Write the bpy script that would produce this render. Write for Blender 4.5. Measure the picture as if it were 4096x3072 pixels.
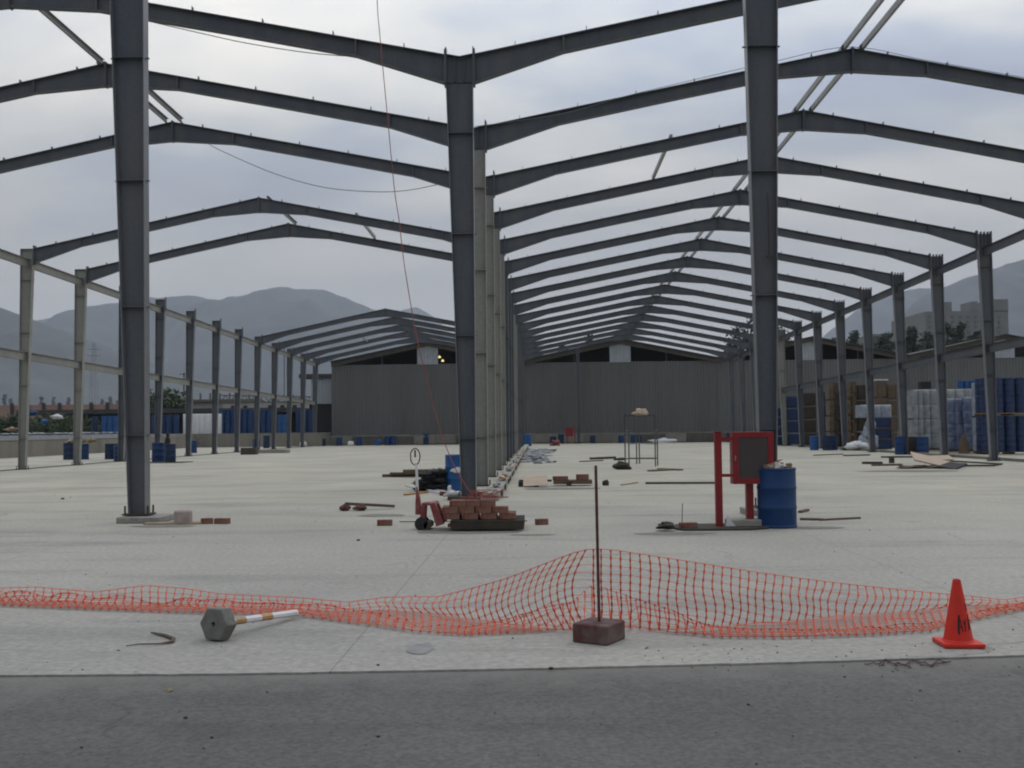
import bpy, math, random
from mathutils import Vector, Matrix, noise
random.seed(7)
S = bpy.context.scene
for o in list(bpy.data.objects): bpy.data.objects.remove(o)

# ------------------------------------------------------------------ camera
FPX, PIT, ROL, YAW = 4123.9, .0432, .0098, -.0254
cy_, sy_ = math.cos(YAW), math.sin(YAW)
R0v = Vector((cy_, -sy_, 0)); F0 = Vector((sy_, cy_, 0)); ZV = Vector((0, 0, 1))
FW = math.cos(PIT)*F0 + math.sin(PIT)*ZV
UP = -math.sin(PIT)*F0 + math.cos(PIT)*ZV
R2 = math.cos(ROL)*R0v - math.sin(ROL)*UP
U2 = math.sin(ROL)*R0v + math.cos(ROL)*UP
CAM = Vector((0, 0, 1.5))
cd = bpy.data.cameras.new('camera'); cam = bpy.data.objects.new('camera', cd)
S.collection.objects.link(cam); S.camera = cam
cd.sensor_width = 36; cd.lens = 36*FPX/4096; cd.clip_start = .05; cd.clip_end = 20000
cam.matrix_world = Matrix(((R2.x, U2.x, -FW.x, CAM.x), (R2.y, U2.y, -FW.y, CAM.y), (R2.z, U2.z, -FW.z, CAM.z), (0, 0, 0, 1)))
cd.dof.use_dof = True; cd.dof.focus_distance = 9.0; cd.dof.aperture_fstop = 7.0

def ray(u, v): return FW + R2*((u-2048)/FPX) + U2*((1536-v)/FPX)
def G(u, v, z=0.0):
    d = ray(u, v); return CAM + d*((z-1.5)/d.z)
def A(u, v, Y):
    d = ray(u, v); return CAM + d*(Y/d.y)

# ------------------------------------------------------------------ sky, sun, exposure
SUN_EL, SUN_AZ = math.radians(48), math.radians(38)     # sun behind the clouds, ahead and to the right
W = bpy.data.worlds.new('World'); S.world = W; W.use_nodes = True
nt = W.node_tree; N = nt.nodes; L = nt.links
for n in list(N): N.remove(n)
out = N.new('ShaderNodeOutputWorld'); bg = N.new('ShaderNodeBackground'); bg.inputs[1].default_value = .1
sky = N.new('ShaderNodeTexSky'); sky.sky_type = 'NISHITA'; sky.sun_disc = False
sky.sun_elevation = SUN_EL; sky.sun_rotation = SUN_AZ; sky.dust_density = 3
tc = N.new('ShaderNodeTexCoord'); sep = N.new('ShaderNodeSeparateXYZ'); L.new(tc.outputs['Generated'], sep.inputs[0])
def vmath(op, a, b):
    n = N.new('ShaderNodeMath'); n.operation = op
    for i, x in enumerate((a, b)):
        if isinstance(x, (int, float)): n.inputs[i].default_value = x
        else: L.new(x, n.inputs[i])
    return n.outputs[0]
zc = vmath('MAXIMUM', sep.outputs[2], 0.0); den = vmath('ADD', zc, .22)
px = vmath('DIVIDE', sep.outputs[0], den); py = vmath('DIVIDE', sep.outputs[1], den)
cmb = N.new('ShaderNodeCombineXYZ'); L.new(px, cmb.inputs[0]); L.new(py, cmb.inputs[1])
def wnoise(scale, detail, off):
    mp = N.new('ShaderNodeMapping'); mp.inputs[1].default_value = off; mp.inputs[3].default_value = (1, 1.5, 1)
    L.new(cmb.outputs[0], mp.inputs[0])
    n = N.new('ShaderNodeTexNoise'); n.inputs['Scale'].default_value = scale; n.inputs['Detail'].default_value = detail
    n.inputs['Roughness'].default_value = .5; L.new(mp.outputs[0], n.inputs['Vector']); return n.outputs[0]
n1 = wnoise(1.25, 4, (3.1, 1.2, 0)); n2 = wnoise(.7, 2, (7.7, 4.1, 2))
def ramp(inp, pts):
    r = N.new('ShaderNodeValToRGB'); e = r.color_ramp.elements
    while len(e) < len(pts): e.new(.5)
    for k, (p, c) in enumerate(pts): e[k].position = p; e[k].color = (*c, 1)
    L.new(inp, r.inputs[0]); return r.outputs[0]
cl = ramp(n1, [(.34, (2.5, 3.0, 4.1)), (.45, (3.5, 4.0, 4.9)), (.55, (5.3, 5.5, 5.7)), (.68, (7.0, 6.9, 6.7))])
hz = ramp(zc, [(0.0, (.66, .66, .665)), (.07, (.70, .70, .70)), (.17, (.90, .90, .90)), (.28, (1.08, 1.07, 1.05)), (.40, (1.62, 1.59, 1.55)), (.62, (2.1, 2.08, 2.05)), (1, (2.4, 2.38, 2.35))])
mul = N.new('ShaderNodeMixRGB'); mul.blend_type = 'MULTIPLY'; mul.inputs[0].default_value = 1
L.new(cl, mul.inputs[1]); L.new(hz, mul.inputs[2])
big = ramp(n2, [(.3, (.88, .9, .93)), (.7, (1.1, 1.09, 1.07))])
mul2 = N.new('ShaderNodeMixRGB'); mul2.blend_type = 'MULTIPLY'; mul2.inputs[0].default_value = 1
L.new(mul.outputs[0], mul2.inputs[1]); L.new(big, mul2.inputs[2])
# low down the clouds run together into an even veil
veil = N.new('ShaderNodeMixRGB'); veil.inputs[2].default_value = (4.0, 3.85, 3.65, 1)
vf = ramp(zc, [(0.0, (1, 1, 1)), (.08, (.95, .95, .95)), (.17, (.65, .65, .65)), (.30, (.12, .12, .12))])
L.new(vf, veil.inputs[0]); L.new(mul2.outputs[0], veil.inputs[1])
# the veil is brighter toward the hidden sun, ahead, than behind the camera
dp = N.new('ShaderNodeVectorMath'); dp.operation = 'DOT_PRODUCT'; L.new(tc.outputs['Generated'], dp.inputs[0]); dp.inputs[1].default_value = (.35, .90, .25)
gl = ramp(vmath('ADD', vmath('MULTIPLY', dp.outputs['Value'], .5), .5), [(0.0, (.50, .51, .53)), (.5, (.92, .92, .93)), (1, (1.06, 1.055, 1.05))])
gm = N.new('ShaderNodeMixRGB'); gm.blend_type = 'MULTIPLY'; gm.inputs[0].default_value = 1
L.new(veil.outputs[0], gm.inputs[1]); L.new(gl, gm.inputs[2])
mx = N.new('ShaderNodeMixRGB'); mx.inputs[0].default_value = .93
L.new(sky.outputs[0], mx.inputs[1]); L.new(gm.outputs[0], mx.inputs[2])
L.new(mx.outputs[0], bg.inputs[0]); L.new(bg.outputs[0], out.inputs[0])

sl = bpy.data.lights.new('sun', 'SUN'); sl.energy = .55; sl.angle = math.radians(35); sl.color = (1, .95, .88)
so = bpy.data.objects.new('sun', sl); S.collection.objects.link(so)
sd = Vector((math.sin(SUN_AZ)*math.cos(SUN_EL), math.cos(SUN_AZ)*math.cos(SUN_EL), math.sin(SUN_EL)))
so.rotation_euler = sd.to_track_quat('Z', 'Y').to_euler()
S.view_settings.view_transform = 'Standard'; S.view_settings.look = 'None'
S.view_settings.exposure = 0.17; S.view_settings.gamma = 1
S.cycles.filter_width = 2.0
S.cycles.max_bounces = 6; S.cycles.volume_bounces = 2; S.cycles.caustics_reflective = False

# ------------------------------------------------------------------ helpers
C = S.collection
class MB:
    def __init__(s): s.v = []; s.f = []
    def add(s, vs, fs):
        b = len(s.v); s.v += [tuple(p) for p in vs]; s.f += [tuple(b+i for i in f) for f in fs]; return s
    def box(s, c, d, rz=0, rx=0, ry=0):
        m = Matrix.Rotation(rz, 3, 'Z') @ Matrix.Rotation(ry, 3, 'Y') @ Matrix.Rotation(rx, 3, 'X'); c = Vector(c)
        vs = [c + m @ Vector((x*d[0]/2, y*d[1]/2, z*d[2]/2)) for z in (-1, 1) for y in (-1, 1) for x in (-1, 1)]
        return s.add(vs, [(0, 2, 3, 1), (4, 5, 7, 6), (0, 1, 5, 4), (2, 6, 7, 3), (0, 4, 6, 2), (1, 3, 7, 5)])
    def bar(s, a, b, w, h):
        a = Vector(a); b = Vector(b); d = b-a; t = d.normalized()
        sd_ = t.cross(ZV); sd_ = Vector((1, 0, 0)) if sd_.length < 1e-3 else sd_.normalized(); u = sd_.cross(t)
        vs = [p + sd_*(x*w/2) + u*(z*h/2) for p in (a, b) for z in (-1, 1) for x in (-1, 1)]
        return s.add(vs, [(0, 2, 3, 1), (4, 5, 7, 6), (0, 1, 5, 4), (2, 6, 7, 3), (0, 4, 6, 2), (1, 3, 7, 5)])
    def tube(s, path, r, n=8, cap=True):
        path = [Vector(p) for p in path]; rs = r if isinstance(r, (list, tuple)) else [r]*len(path); b = len(s.v)
        pu = None
        for i, p in enumerate(path):
            t = (path[min(i+1, len(path)-1)] - path[max(i-1, 0)]).normalized()
            if pu is None:
                pu = t.cross(Vector((0, 0, 1)) if abs(t.z) < .9 else Vector((1, 0, 0))).normalized()
            pu = (pu - t*pu.dot(t)).normalized(); w = t.cross(pu)
            for k in range(n):
                a = 2*math.pi*k/n; s.v.append(tuple(p + (pu*math.cos(a) + w*math.sin(a))*rs[i]))
        for i in range(len(path)-1):
            for k in range(n):
                k2 = (k+1) % n; s.f.append((b+i*n+k, b+i*n+k2, b+(i+1)*n+k2, b+(i+1)*n+k))
        if cap:
            s.f.append(tuple(b+k for k in reversed(range(n)))); s.f.append(tuple(b+(len(path)-1)*n+k for k in range(n)))
        return s
    def lathe(s, prof, c=(0, 0, 0), n=24, ang0=0):
        b = len(s.v)
        for r, z in prof:
            for k in range(n):
                a = ang0+2*math.pi*k/n; s.v.append((c[0]+r*math.cos(a), c[1]+r*math.sin(a), c[2]+z))
        for i in range(len(prof)-1):
            for k in range(n):
                k2 = (k+1) % n; s.f.append((b+i*n+k, b+i*n+k2, b+(i+1)*n+k2, b+(i+1)*n+k))
        s.f.append(tuple(b+k for k in reversed(range(n)))); s.f.append(tuple(b+(len(prof)-1)*n+k for k in range(n)))
        return s
    def prism(s, poly, y0, y1):        # polygon in XZ extruded along Y
        n = len(poly); vs = [(x, y0, z) for x, z in poly] + [(x, y1, z) for x, z in poly]
        fs = [tuple(range(n)), tuple(reversed(range(n, 2*n)))] + [(i, n+i, n+(i+1) % n, (i+1) % n) for i in range(n)]
        return s.add(vs, fs)
    def slab(s, poly, z0, z1):         # polygon in XY extruded along Z
        n = len(poly); vs = [(x, y, z0) for x, y in poly] + [(x, y, z1) for x, y in poly]
        fs = [tuple(reversed(range(n))), tuple(range(n, 2*n))] + [(i, (i+1) % n, n+(i+1) % n, n+i) for i in range(n)]
        return s.add(vs, fs)
    def lump(s, c, r, seed=0, n=7, flat=1.0, amt=.35):
        m = n; b = len(s.v); c = Vector(c)
        for i in range(m+1):
            th = math.pi*i/m
            for k in range(n+2):
                a = 2*math.pi*k/(n+2)
                d = Vector((math.sin(th)*math.cos(a), math.sin(th)*math.sin(a), math.cos(th)))
                q = 1 + amt*noise.noise(d*1.7 + Vector((seed*3.1, seed*1.7, seed)))*2
                s.v.append((c.x+d.x*r[0]*q, c.y+d.y*r[1]*q, max(c.z+d.z*r[2]*q*flat, c.z-r[2]*.8)))
        for i in range(m):
            for k in range(n+2):
                k2 = (k+1) % (n+2); s.f.append((b+i*(n+2)+k, b+(i+1)*(n+2)+k, b+(i+1)*(n+2)+k2, b+i*(n+2)+k2))
        return s
    def build(s, name, mat, parent=None, smooth=False, bevel=0, loc=None, auto=None):
        me = bpy.data.meshes.new(name); me.from_pydata(s.v, [], s.f); me.update()
        import bmesh
        bm = bmesh.new(); bm.from_mesh(me); bmesh.ops.recalc_face_normals(bm, faces=bm.faces); bm.to_mesh(me); bm.free()
        ms = mat if isinstance(mat, (list, tuple)) else [mat]
        for m in ms: me.materials.append(m)
        if smooth or auto is not None:
            me.polygons.foreach_set('use_smooth', [True]*len(me.polygons))
            if auto is not None: me.set_sharp_from_angle(angle=math.radians(auto))
        o = bpy.data.objects.new(name, me); C.objects.link(o)
        if parent is not None: o.parent = parent
        if loc is not None: o.location = loc
        if bevel:
            b = o.modifiers.new('bevel', 'BEVEL'); b.width = bevel; b.segments = 2; b.limit_method = 'ANGLE'
        return o
def tag(o, label=None, cat=None, group=None, kind=None):
    for k, v in (('label', label), ('category', cat), ('group', group), ('kind', kind)):
        if v: o[k] = v
    return o
def thing(name, label, cat, loc=(0, 0, 0), rz=0, group=None):
    o = bpy.data.objects.new(name, None); C.objects.link(o); o.location = loc; o.rotation_euler = (0, 0, rz)
    o.empty_display_size = .2
    return tag(o, label, cat, group)
def struct(name, mb, mat, **k): return tag(mb.build(name, mat, **k), kind='structure')
KIDS = {}
def dup(root, loc, rz=None, label=None, group=None, scale=None):
    def cp(o, par):
        c = o.copy(); C.objects.link(c); c.parent = par
        for ch in o.children: cp(ch, c)
        return c
    r = cp(root, None); r.location = loc
    if rz is not None: r.rotation_euler = (0, 0, rz)
    if scale: r.scale = scale
    if label: r['label'] = label
    if group: r['group'] = group
    return r

def mat(name, col, rough=.7, var=.15, scale=6, metal=0, bump=0, bscale=None, col2=None, streak=None, spec=.4):
    m = bpy.data.materials.new(name); m.use_nodes = True; t = m.node_tree; b = t.nodes['Principled BSDF']
    b.inputs['Roughness'].default_value = rough; b.inputs['Metallic'].default_value = metal
    b.inputs['Specular IOR Level'].default_value = spec
    c = t.nodes.new('ShaderNodeTexCoord'); mp = t.nodes.new('ShaderNodeMapping'); t.links.new(c.outputs['Object'], mp.inputs[0])
    if streak: mp.inputs[3].default_value = streak
    n = t.nodes.new('ShaderNodeTexNoise'); n.inputs['Scale'].default_value = scale; n.inputs['Detail'].default_value = 7
    n.inputs['Roughness'].default_value = .6; t.links.new(mp.outputs[0], n.inputs['Vector'])
    r = t.nodes.new('ShaderNodeValToRGB'); c2 = col2 or tuple(min(1, x*(1+var)) for x in col)
    c1 = col if col2 else tuple(x*(1-var) for x in col)
    r.color_ramp.elements[0].position = .32; r.color_ramp.elements[0].color = (*c1, 1)
    r.color_ramp.elements[1].position = .70; r.color_ramp.elements[1].color = (*c2, 1)
    t.links.new(n.outputs[0], r.inputs[0]); t.links.new(r.outputs[0], b.inputs['Base Color'])
    if bump:
        n2 = t.nodes.new('ShaderNodeTexNoise'); n2.inputs['Scale'].default_value = bscale or scale*4; n2.inputs['Detail'].default_value = 5
        t.links.new(c.outputs['Object'], n2.inputs['Vector'])
        bp = t.nodes.new('ShaderNodeBump'); bp.inputs['Strength'].default_value = bump; bp.inputs['Distance'].default_value = .02
        t.links.new(n2.outputs[0], bp.inputs['Height']); t.links.new(bp.outputs[0], b.inputs['Normal'])
    return m

M = {}
def dirty(name, col, dirt, rough=.6, s1=1.3, s2=9, amt=.5, streak=(1, 1, .18), spec=.35):
    """paint with dust and run-down stains"""
    m = mat(name, col, rough, .12, s2, spec=spec); t = m.node_tree; b = t.nodes['Principled BSDF']
    r0 = [n for n in t.nodes if n.type == 'VALTORGB'][0]
    c = t.nodes.new('ShaderNodeTexCoord'); mp = t.nodes.new('ShaderNodeMapping'); mp.inputs[3].default_value = streak
    t.links.new(c.outputs['Object'], mp.inputs[0])
    n = t.nodes.new('ShaderNodeTexNoise'); n.inputs['Scale'].default_value = s1; n.inputs['Detail'].default_value = 8; n.inputs['Roughness'].default_value = .65
    t.links.new(mp.outputs[0], n.inputs['Vector'])
    r = t.nodes.new('ShaderNodeValToRGB'); r.color_ramp.elements[0].position = .42; r.color_ramp.elements[1].position = .75
    r.color_ramp.elements[0].color = (0, 0, 0, 1); r.color_ramp.elements[1].color = (amt, amt, amt, 1)
    t.links.new(n.outputs[0], r.inputs[0])
    x = t.nodes.new('ShaderNodeMixRGB'); x.inputs[2].default_value = (*dirt, 1)
    t.links.new(r.outputs[0], x.inputs[0]); t.links.new(r0.outputs[0], x.inputs[1]); t.links.new(x.outputs[0], b.inputs['Base Color'])
    return m
M['steel'] = dirty('steel_paint', (.074, .086, .104), (.155, .14, .12), .52, amt=.6, s1=1.1, s2=14)
M['flange'] = dirty('flange_side_light', (.17, .175, .185), (.17, .165, .155), .38, amt=.5, s1=.9, spec=.6)  # light from the side put into the colour of the column flanges
M['steel_pale'] = dirty('dusty_and_lit_pale_steel', (.27, .27, .245), (.14, .14, .13), .7, s1=.9)  # dusty coat on some columns; on the left rails, light painted in
M['galv'] = dirty('galvanised_steel', (.30, .30, .295), (.16, .15, .14), .5)
M['cprail'] = dirty('dull_tube', (.07, .075, .075), (.14, .12, .10), .5)
M['blue3'] = dirty('dull_blue_drum', (.010, .030, .095), (.03, .04, .07), .5, amt=.5, s1=1.5)
M['whitedull'] = mat('dull_white_containers', (.13, .145, .15), .5, .35, 1.8, col2=(.36, .375, .38), bump=.4, bscale=6)
M['hazepale'] = mat('grey_render', (.17, .17, .16), .9, .15, .1)
M['palewin'] = mat('hazy_window', (.12, .12, .12), .9, .1, 1)
M['plate'] = dirty('base_plate_steel', (.05, .045, .042), (.12, .07, .05), .7)
M['conc'] = mat('footing_concrete', (.26, .25, .22), .9, .2, 9, bump=.3)
M['wallconc'] = dirty('wall_concrete', (.22, .205, .17), (.10, .095, .08), .9, s1=.6, amt=.7)
M['whiteband'] = mat('white_paint_band', (.27, .29, .32), .7, .1, 2)
M['blue'] = dirty('blue_drum', (.005, .036, .125), (.02, .05, .10), .45, amt=.4, s1=2.5, spec=.3)
M['blue2'] = dirty('light_blue_drum', (.012, .085, .25), (.03, .07, .14), .45, amt=.4, spec=.3)
M['navy'] = dirty('dark_blue_drum', (.005, .022, .07), (.02, .03, .05), .5, amt=.4, spec=.3)
M['black'] = mat('black_plastic', (.012, .012, .014), .7, .3, 6)
M['red'] = dirty('red_enamel', (.20, .006, .011), (.10, .015, .015), .38, amt=.4, spec=.45)
M['redjack'] = dirty('worn_red_paint', (.20, .035, .03), (.24, .15, .14), .6, amt=.9, s1=6, streak=(1, 1, 1))
M['brick'] = dirty('brick_clay', (.165, .062, .042), (.26, .17, .13), .9, amt=.85, s1=7, s2=30, streak=(1, 1, 1))
M['wood'] = mat('weathered_wood', (.12, .085, .055), .85, .3, 4, streak=(1, 6, 6), bump=.2)
M['wooddark'] = mat('dark_wet_wood', (.045, .036, .026), .85, .3, 5, bump=.2)
M['ply'] = mat('plywood', (.46, .36, .27), .8, .12, 3, streak=(1, 4, 1))
M['card'] = mat('cardboard', (.125, .085, .055), .9, .18, 2)
M['rust'] = dirty('rusty_steel', (.075, .032, .026), (.13, .055, .04), .8, amt=.8, s1=12, streak=(1, 1, 1))
M['rustblock'] = dirty('rust_stained_concrete', (.105, .045, .042), (.17, .165, .155), .9, amt=.9, s1=5, streak=(1, 1, 1))
M['orange'] = mat('orange_plastic_mesh', (.60, .085, .022), .5, .15, 20)
M['cone'] = dirty('cone_orange', (.60, .026, .012), (.40, .03, .02), .5, amt=.5, s1=8, streak=(1, 1, 1))
M['ink'] = mat('black_marker', (.012, .008, .008), .6, .1, 10)
M['white'] = mat('white_plastic', (.62, .62, .62), .6, .12, 5)
M['wrap'] = mat('stretch_wrap', (.30, .33, .38), .3, .25, 3, bump=.4, bscale=6)
M['wrapblue'] = mat('blue_through_stretch_wrap', (.02, .045, .15), .3, .2, 2.2, col2=(.26, .30, .38), bump=.4, bscale=6)
M['band'] = mat('faded_orange_band', (.42, .25, .11), .6, .25, 12)
M['yellow'] = mat('yellow_paint', (.40, .21, .04), .6, .15, 6)
M['olive'] = mat('dark_olive_rag', (.03, .03, .018), .9, .3, 8)
M['hexc'] = mat('moulded_concrete', (.15, .15, .135), .9, .2, 14, bump=.3)
M['glass'] = None
M['sheet'] = dirty('corrugated_sheet', (.122, .126, .126), (.070, .064, .056), .55, s1=.35, amt=.55, streak=(1, 1, .12), spec=.5)
M['sheetpale'] = mat('pale_corrugated_sheet', (.34, .37, .40), .5, .1, 2)
M['fascia'] = mat('roof_fascia', (.11, .10, .085), .8, .15, 2)
M['roofdark'] = mat('dark_roof', (.04, .042, .045), .8, .2, 2)
M['pink'] = dirty('faded_brick_wall', (.30, .17, .14), (.34, .28, .22), .9, amt=.8, s1=.2, streak=(1, 1, 1))
M['pale'] = mat('pale_render', (.33, .32, .29), .9, .12, .6)
M['leaf'] = mat('leaves', (.03, .055, .025), .8, .5, 1.2, col2=(.085, .12, .055))
M['leafdark'] = mat('dark_leaves', (.03, .045, .03), .8, .5, .8, col2=(.075, .095, .06))
M['bark'] = mat('bark', (.06, .045, .035), .9, .3, 5)
M['tanbale'] = mat('tan_bales', (.15, .115, .075), .9, .45, 2.5, bump=.5)
M['tan'] = mat('tan_sacking', (.30, .23, .15), .9, .2, 6)
M['cable'] = mat('red_cable', (.27, .06, .05), .6, .1, 4)
M['wire'] = mat('grey_wire', (.16, .19, .17), .6, .1, 4)
M['rubber'] = mat('black_rubber', (.02, .02, .02), .75, .3, 10)
g = bpy.data.materials.new('smoked_glass'); g.use_nodes = True; gb = g.node_tree.nodes['Principled BSDF']
gb.inputs['Base Color'].default_value = (.07, .055, .055, 1); gb.inputs['Roughness'].default_value = .25; gb.inputs['Alpha'].default_value = .78
M['glass'] = g
e = bpy.data.materials.new('lamp_glow'); e.use_nodes = True; eb = e.node_tree.nodes['Principled BSDF']
eb.inputs['Emission Color'].default_value = (1, .8, .3, 1); eb.inputs['Emission Strength'].default_value = 1.2; M['lamp'] = e

# ------------------------------------------------------------------ ground
def ground_mat(name, base, alt, stain, rough, big, fine, stain_amt, joints=None, spec=.3, far_tone=None, grain=(.80, 1.16)):
    m = bpy.data.materials.new(name); m.use_nodes = True; t = m.node_tree; b = t.nodes['Principled BSDF']; l = t.links
    b.inputs['Roughness'].default_value = rough; b.inputs['Specular IOR Level'].default_value = spec
    g_ = t.nodes.new('ShaderNodeNewGeometry')
    def nz(sc, det, st=(1, 1, 1), rg=.6):
        mp = t.nodes.new('ShaderNodeMapping'); mp.inputs[3].default_value = st; l.new(g_.outputs['Position'], mp.inputs[0])
        n = t.nodes.new('ShaderNodeTexNoise'); n.inputs['Scale'].default_value = sc; n.inputs['Detail'].default_value = det
        n.inputs['Roughness'].default_value = rg; l.new(mp.outputs[0], n.inputs['Vector']); return n.outputs[0]
    def rp(i, p0, c0, p1, c1):
        r = t.nodes.new('ShaderNodeValToRGB'); r.color_ramp.elements[0].position = p0; r.color_ramp.elements[1].position = p1
        r.color_ramp.elements[0].color = (*c0, 1); r.color_ramp.elements[1].color = (*c1, 1); l.new(i, r.inputs[0]); return r.outputs[0]
    def mixc(f, a, bb, bt='MIX'):
        x = t.nodes.new('ShaderNodeMixRGB'); x.blend_type = bt
        for i, q in enumerate((f, a, bb)):
            if hasattr(q, 'is_linked'): l.new(q, x.inputs[i])
            elif isinstance(q, tuple): x.inputs[i].default_value = (*q, 1)
            else: x.inputs[i].default_value = q
        return x.outputs[0]
    c = rp(nz(big, 6), .35, base, .68, alt)
    if far_tone:                                                       # blends to a paler, warmer tone farther back, broken up by noise
        sy2 = t.nodes.new('ShaderNodeSeparateXYZ'); l.new(g_.outputs['Position'], sy2.inputs[0])
        ad = t.nodes.new('ShaderNodeMath'); ad.operation = 'MULTIPLY_ADD'; l.new(nz(.12, 5, (1, 1, 1)), ad.inputs[0]); ad.inputs[1].default_value = 16; l.new(sy2.outputs[1], ad.inputs[2])
        mr = t.nodes.new('ShaderNodeMapRange'); mr.inputs[1].default_value = 15; mr.inputs[2].default_value = 34; l.new(ad.outputs[0], mr.inputs[0])
        c2_ = rp(nz(big*1.3, 6), .35, far_tone[0], .68, far_tone[1]); c = mixc(mr.outputs[0], c, c2_)
    st = rp(nz(.55, 8, (.35, 1.6, 1), .7), .52, (0, 0, 0), .74, (stain_amt,)*3); c = mixc(st, c, stain)
    st2 = rp(nz(2.3, 6, (.5, 1.3, 1), .65), .60, (0, 0, 0), .78, (stain_amt*.7,)*3); c = mixc(st2, c, stain)
    fn = rp(nz(fine, 5), .32, (grain[0],)*3, .68, (grain[1],)*3); c = mixc(1.0, c, fn, 'MULTIPLY')
    sp = rp(nz(26, 2), .70, (0, 0, 0), .76, (.35, .35, .35)); c = mixc(sp, c, (stain[0]*.45, stain[1]*.45, stain[2]*.45))
    # hairline cracks that wander and fade out, and coarse grit
    wn = t.nodes.new('ShaderNodeTexNoise'); wn.inputs['Scale'].default_value = 1.1; wn.inputs['Detail'].default_value = 5; l.new(g_.outputs['Position'], wn.inputs['Vector'])
    wa = t.nodes.new('ShaderNodeVectorMath'); wa.operation = 'MULTIPLY_ADD'; l.new(wn.outputs['Color'], wa.inputs[0]); wa.inputs[1].default_value = (.9, .9, 0); l.new(g_.outputs['Position'], wa.inputs[2])
    vo = t.nodes.new('ShaderNodeTexVoronoi'); vo.feature = 'DISTANCE_TO_EDGE'; vo.inputs['Scale'].default_value = .33; l.new(wa.outputs[0], vo.inputs['Vector'])
    ck = rp(vo.outputs['Distance'], .0, (1, 1, 1), .0045, (0, 0, 0)); cm = rp(nz(.45, 3), .50, (0, 0, 0), .62, (.5, .5, .5))
    cf = t.nodes.new('ShaderNodeMixRGB'); cf.blend_type = 'MULTIPLY'; cf.inputs[0].default_value = 1; l.new(ck, cf.inputs[1]); l.new(cm, cf.inputs[2])
    c = mixc(cf.outputs[0], c, (stain[0]*.4, stain[1]*.4, stain[2]*.4))
    gr = rp(nz(110, 2), .62, (0, 0, 0), .70, (.45, .45, .45)); c = mixc(gr, c, (alt[0]*1.35, alt[1]*1.33, alt[2]*1.28))
    if joints is None and far_tone is None and fine == 34:               # dust swept off the slab onto the road
        s3 = t.nodes.new('ShaderNodeSeparateXYZ'); l.new(g_.outputs['Position'], s3.inputs[0])
        m1 = t.nodes.new('ShaderNodeMath'); m1.operation = 'MULTIPLY_ADD'; l.new(s3.outputs[0], m1.inputs[0]); m1.inputs[1].default_value = -.065; l.new(s3.outputs[1], m1.inputs[2])
        m2 = t.nodes.new('ShaderNodeMath'); m2.operation = 'MULTIPLY_ADD'; l.new(nz(3.5, 7), m2.inputs[0]); m2.inputs[1].default_value = 1.1; l.new(m1.outputs[0], m2.inputs[2])
        dm = t.nodes.new('ShaderNodeMapRange'); dm.inputs[1].default_value = 6.55; dm.inputs[2].default_value = 7.15; dm.inputs[4].default_value = .55; l.new(m2.outputs[0], dm.inputs[0])
        c = mixc(dm.outputs[0], c, (.20, .19, .17))
    if joints:
        sp_ = t.nodes.new('ShaderNodeSeparateXYZ'); l.new(g_.outputs['Position'], sp_.inputs[0])
        for ax, (pitch, off) in joints.items():
            a1 = t.nodes.new('ShaderNodeMath'); a1.operation = 'ADD'; a1.inputs[1].default_value = off+1000*pitch; l.new(sp_.outputs[ax], a1.inputs[0])
            md = t.nodes.new('ShaderNodeMath'); md.operation = 'MODULO'; md.inputs[1].default_value = pitch; l.new(a1.outputs[0], md.inputs[0])
            lt = t.nodes.new('ShaderNodeMath'); lt.operation = 'LESS_THAN'; lt.inputs[1].default_value = .012; l.new(md.outputs[0], lt.inputs[0])
            k = t.nodes.new('ShaderNodeMath'); k.operation = 'MULTIPLY'; k.inputs[1].default_value = .45; l.new(lt.outputs[0], k.inputs[0])
            c = mixc(k.outputs[0], c, (stain[0]*.5, stain[1]*.5, stain[2]*.5))
    l.new(c, b.inputs['Base Color'])
    bp = t.nodes.new('ShaderNodeBump'); bp.inputs['Strength'].default_value = .35; bp.inputs['Distance'].default_value = .01
    l.new(nz(60, 4), bp.inputs['Height']); l.new(bp.outputs[0], b.inputs['Normal'])
    return m
M['slab'] = ground_mat('slab_concrete', (.27, .26, .235), (.36, .345, .308), (.18, .175, .168), .75, .22, 18, .85, far_tone=((.35, .33, .262), (.46, .434, .35)), joints={0: (5.0, 1.32), 1: (5.07, -22.06 + .8)})
M['road'] = ground_mat('road_concrete', (.082, .081, .076), (.122, .119, .108), (.048, .048, .047), .8, .35, 34, .9, grain=(.70, 1.28))
M['ground'] = ground_mat('bare_ground', (.12, .115, .09), (.17, .155, .12), (.09, .10, .06), .95, .01, 3, .5)
M['yard'] = ground_mat('yard_dirt', (.22, .205, .17), (.27, .25, .21), (.14, .13, .11), .95, .2, 6, .5)
M['soil'] = mat('soil', (.06, .055, .035), .95, .3, 3)

mb = MB(); mb.slab([(-4400, -300), (4400, -300), (4400, 5300), (-4400, 5300)], -.5, -.12); struct('ground', mb, M['ground'])
def ragged(pts):
    out_ = []
    for (xa_, ya_), (xb_, yb_) in zip(pts, pts[1:]):
        n_ = max(1, int((xb_-xa_)/(.09 if -6 < xa_ < 8 else 1.5)))
        for k_ in range(n_):
            x_ = xa_+(xb_-xa_)*k_/n_; out_.append((x_, ya_+(yb_-ya_)*k_/n_+.010*noise.noise(Vector((x_*5, 0, 1)))+.006*noise.noise(Vector((x_*23, 4, 1)))))
    return out_+[pts[-1]]
edge = [(-40, 5.2), (-12, 6.05), (-3.37, 6.40), (-1.92, 6.42), (-.18, 6.52), (1.5, 6.66), (3.13, 6.84), (10, 7.6), (44, 11)]
edge = ragged(edge)
mb = MB(); mb.slab([(-40, -14), (44, -14)] + [(x, y-.014+.008*noise.noise(Vector((x*9, 2, 3)))) for x, y in reversed(edge)], -.10, -.012); struct('road', mb, M['road'])
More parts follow.
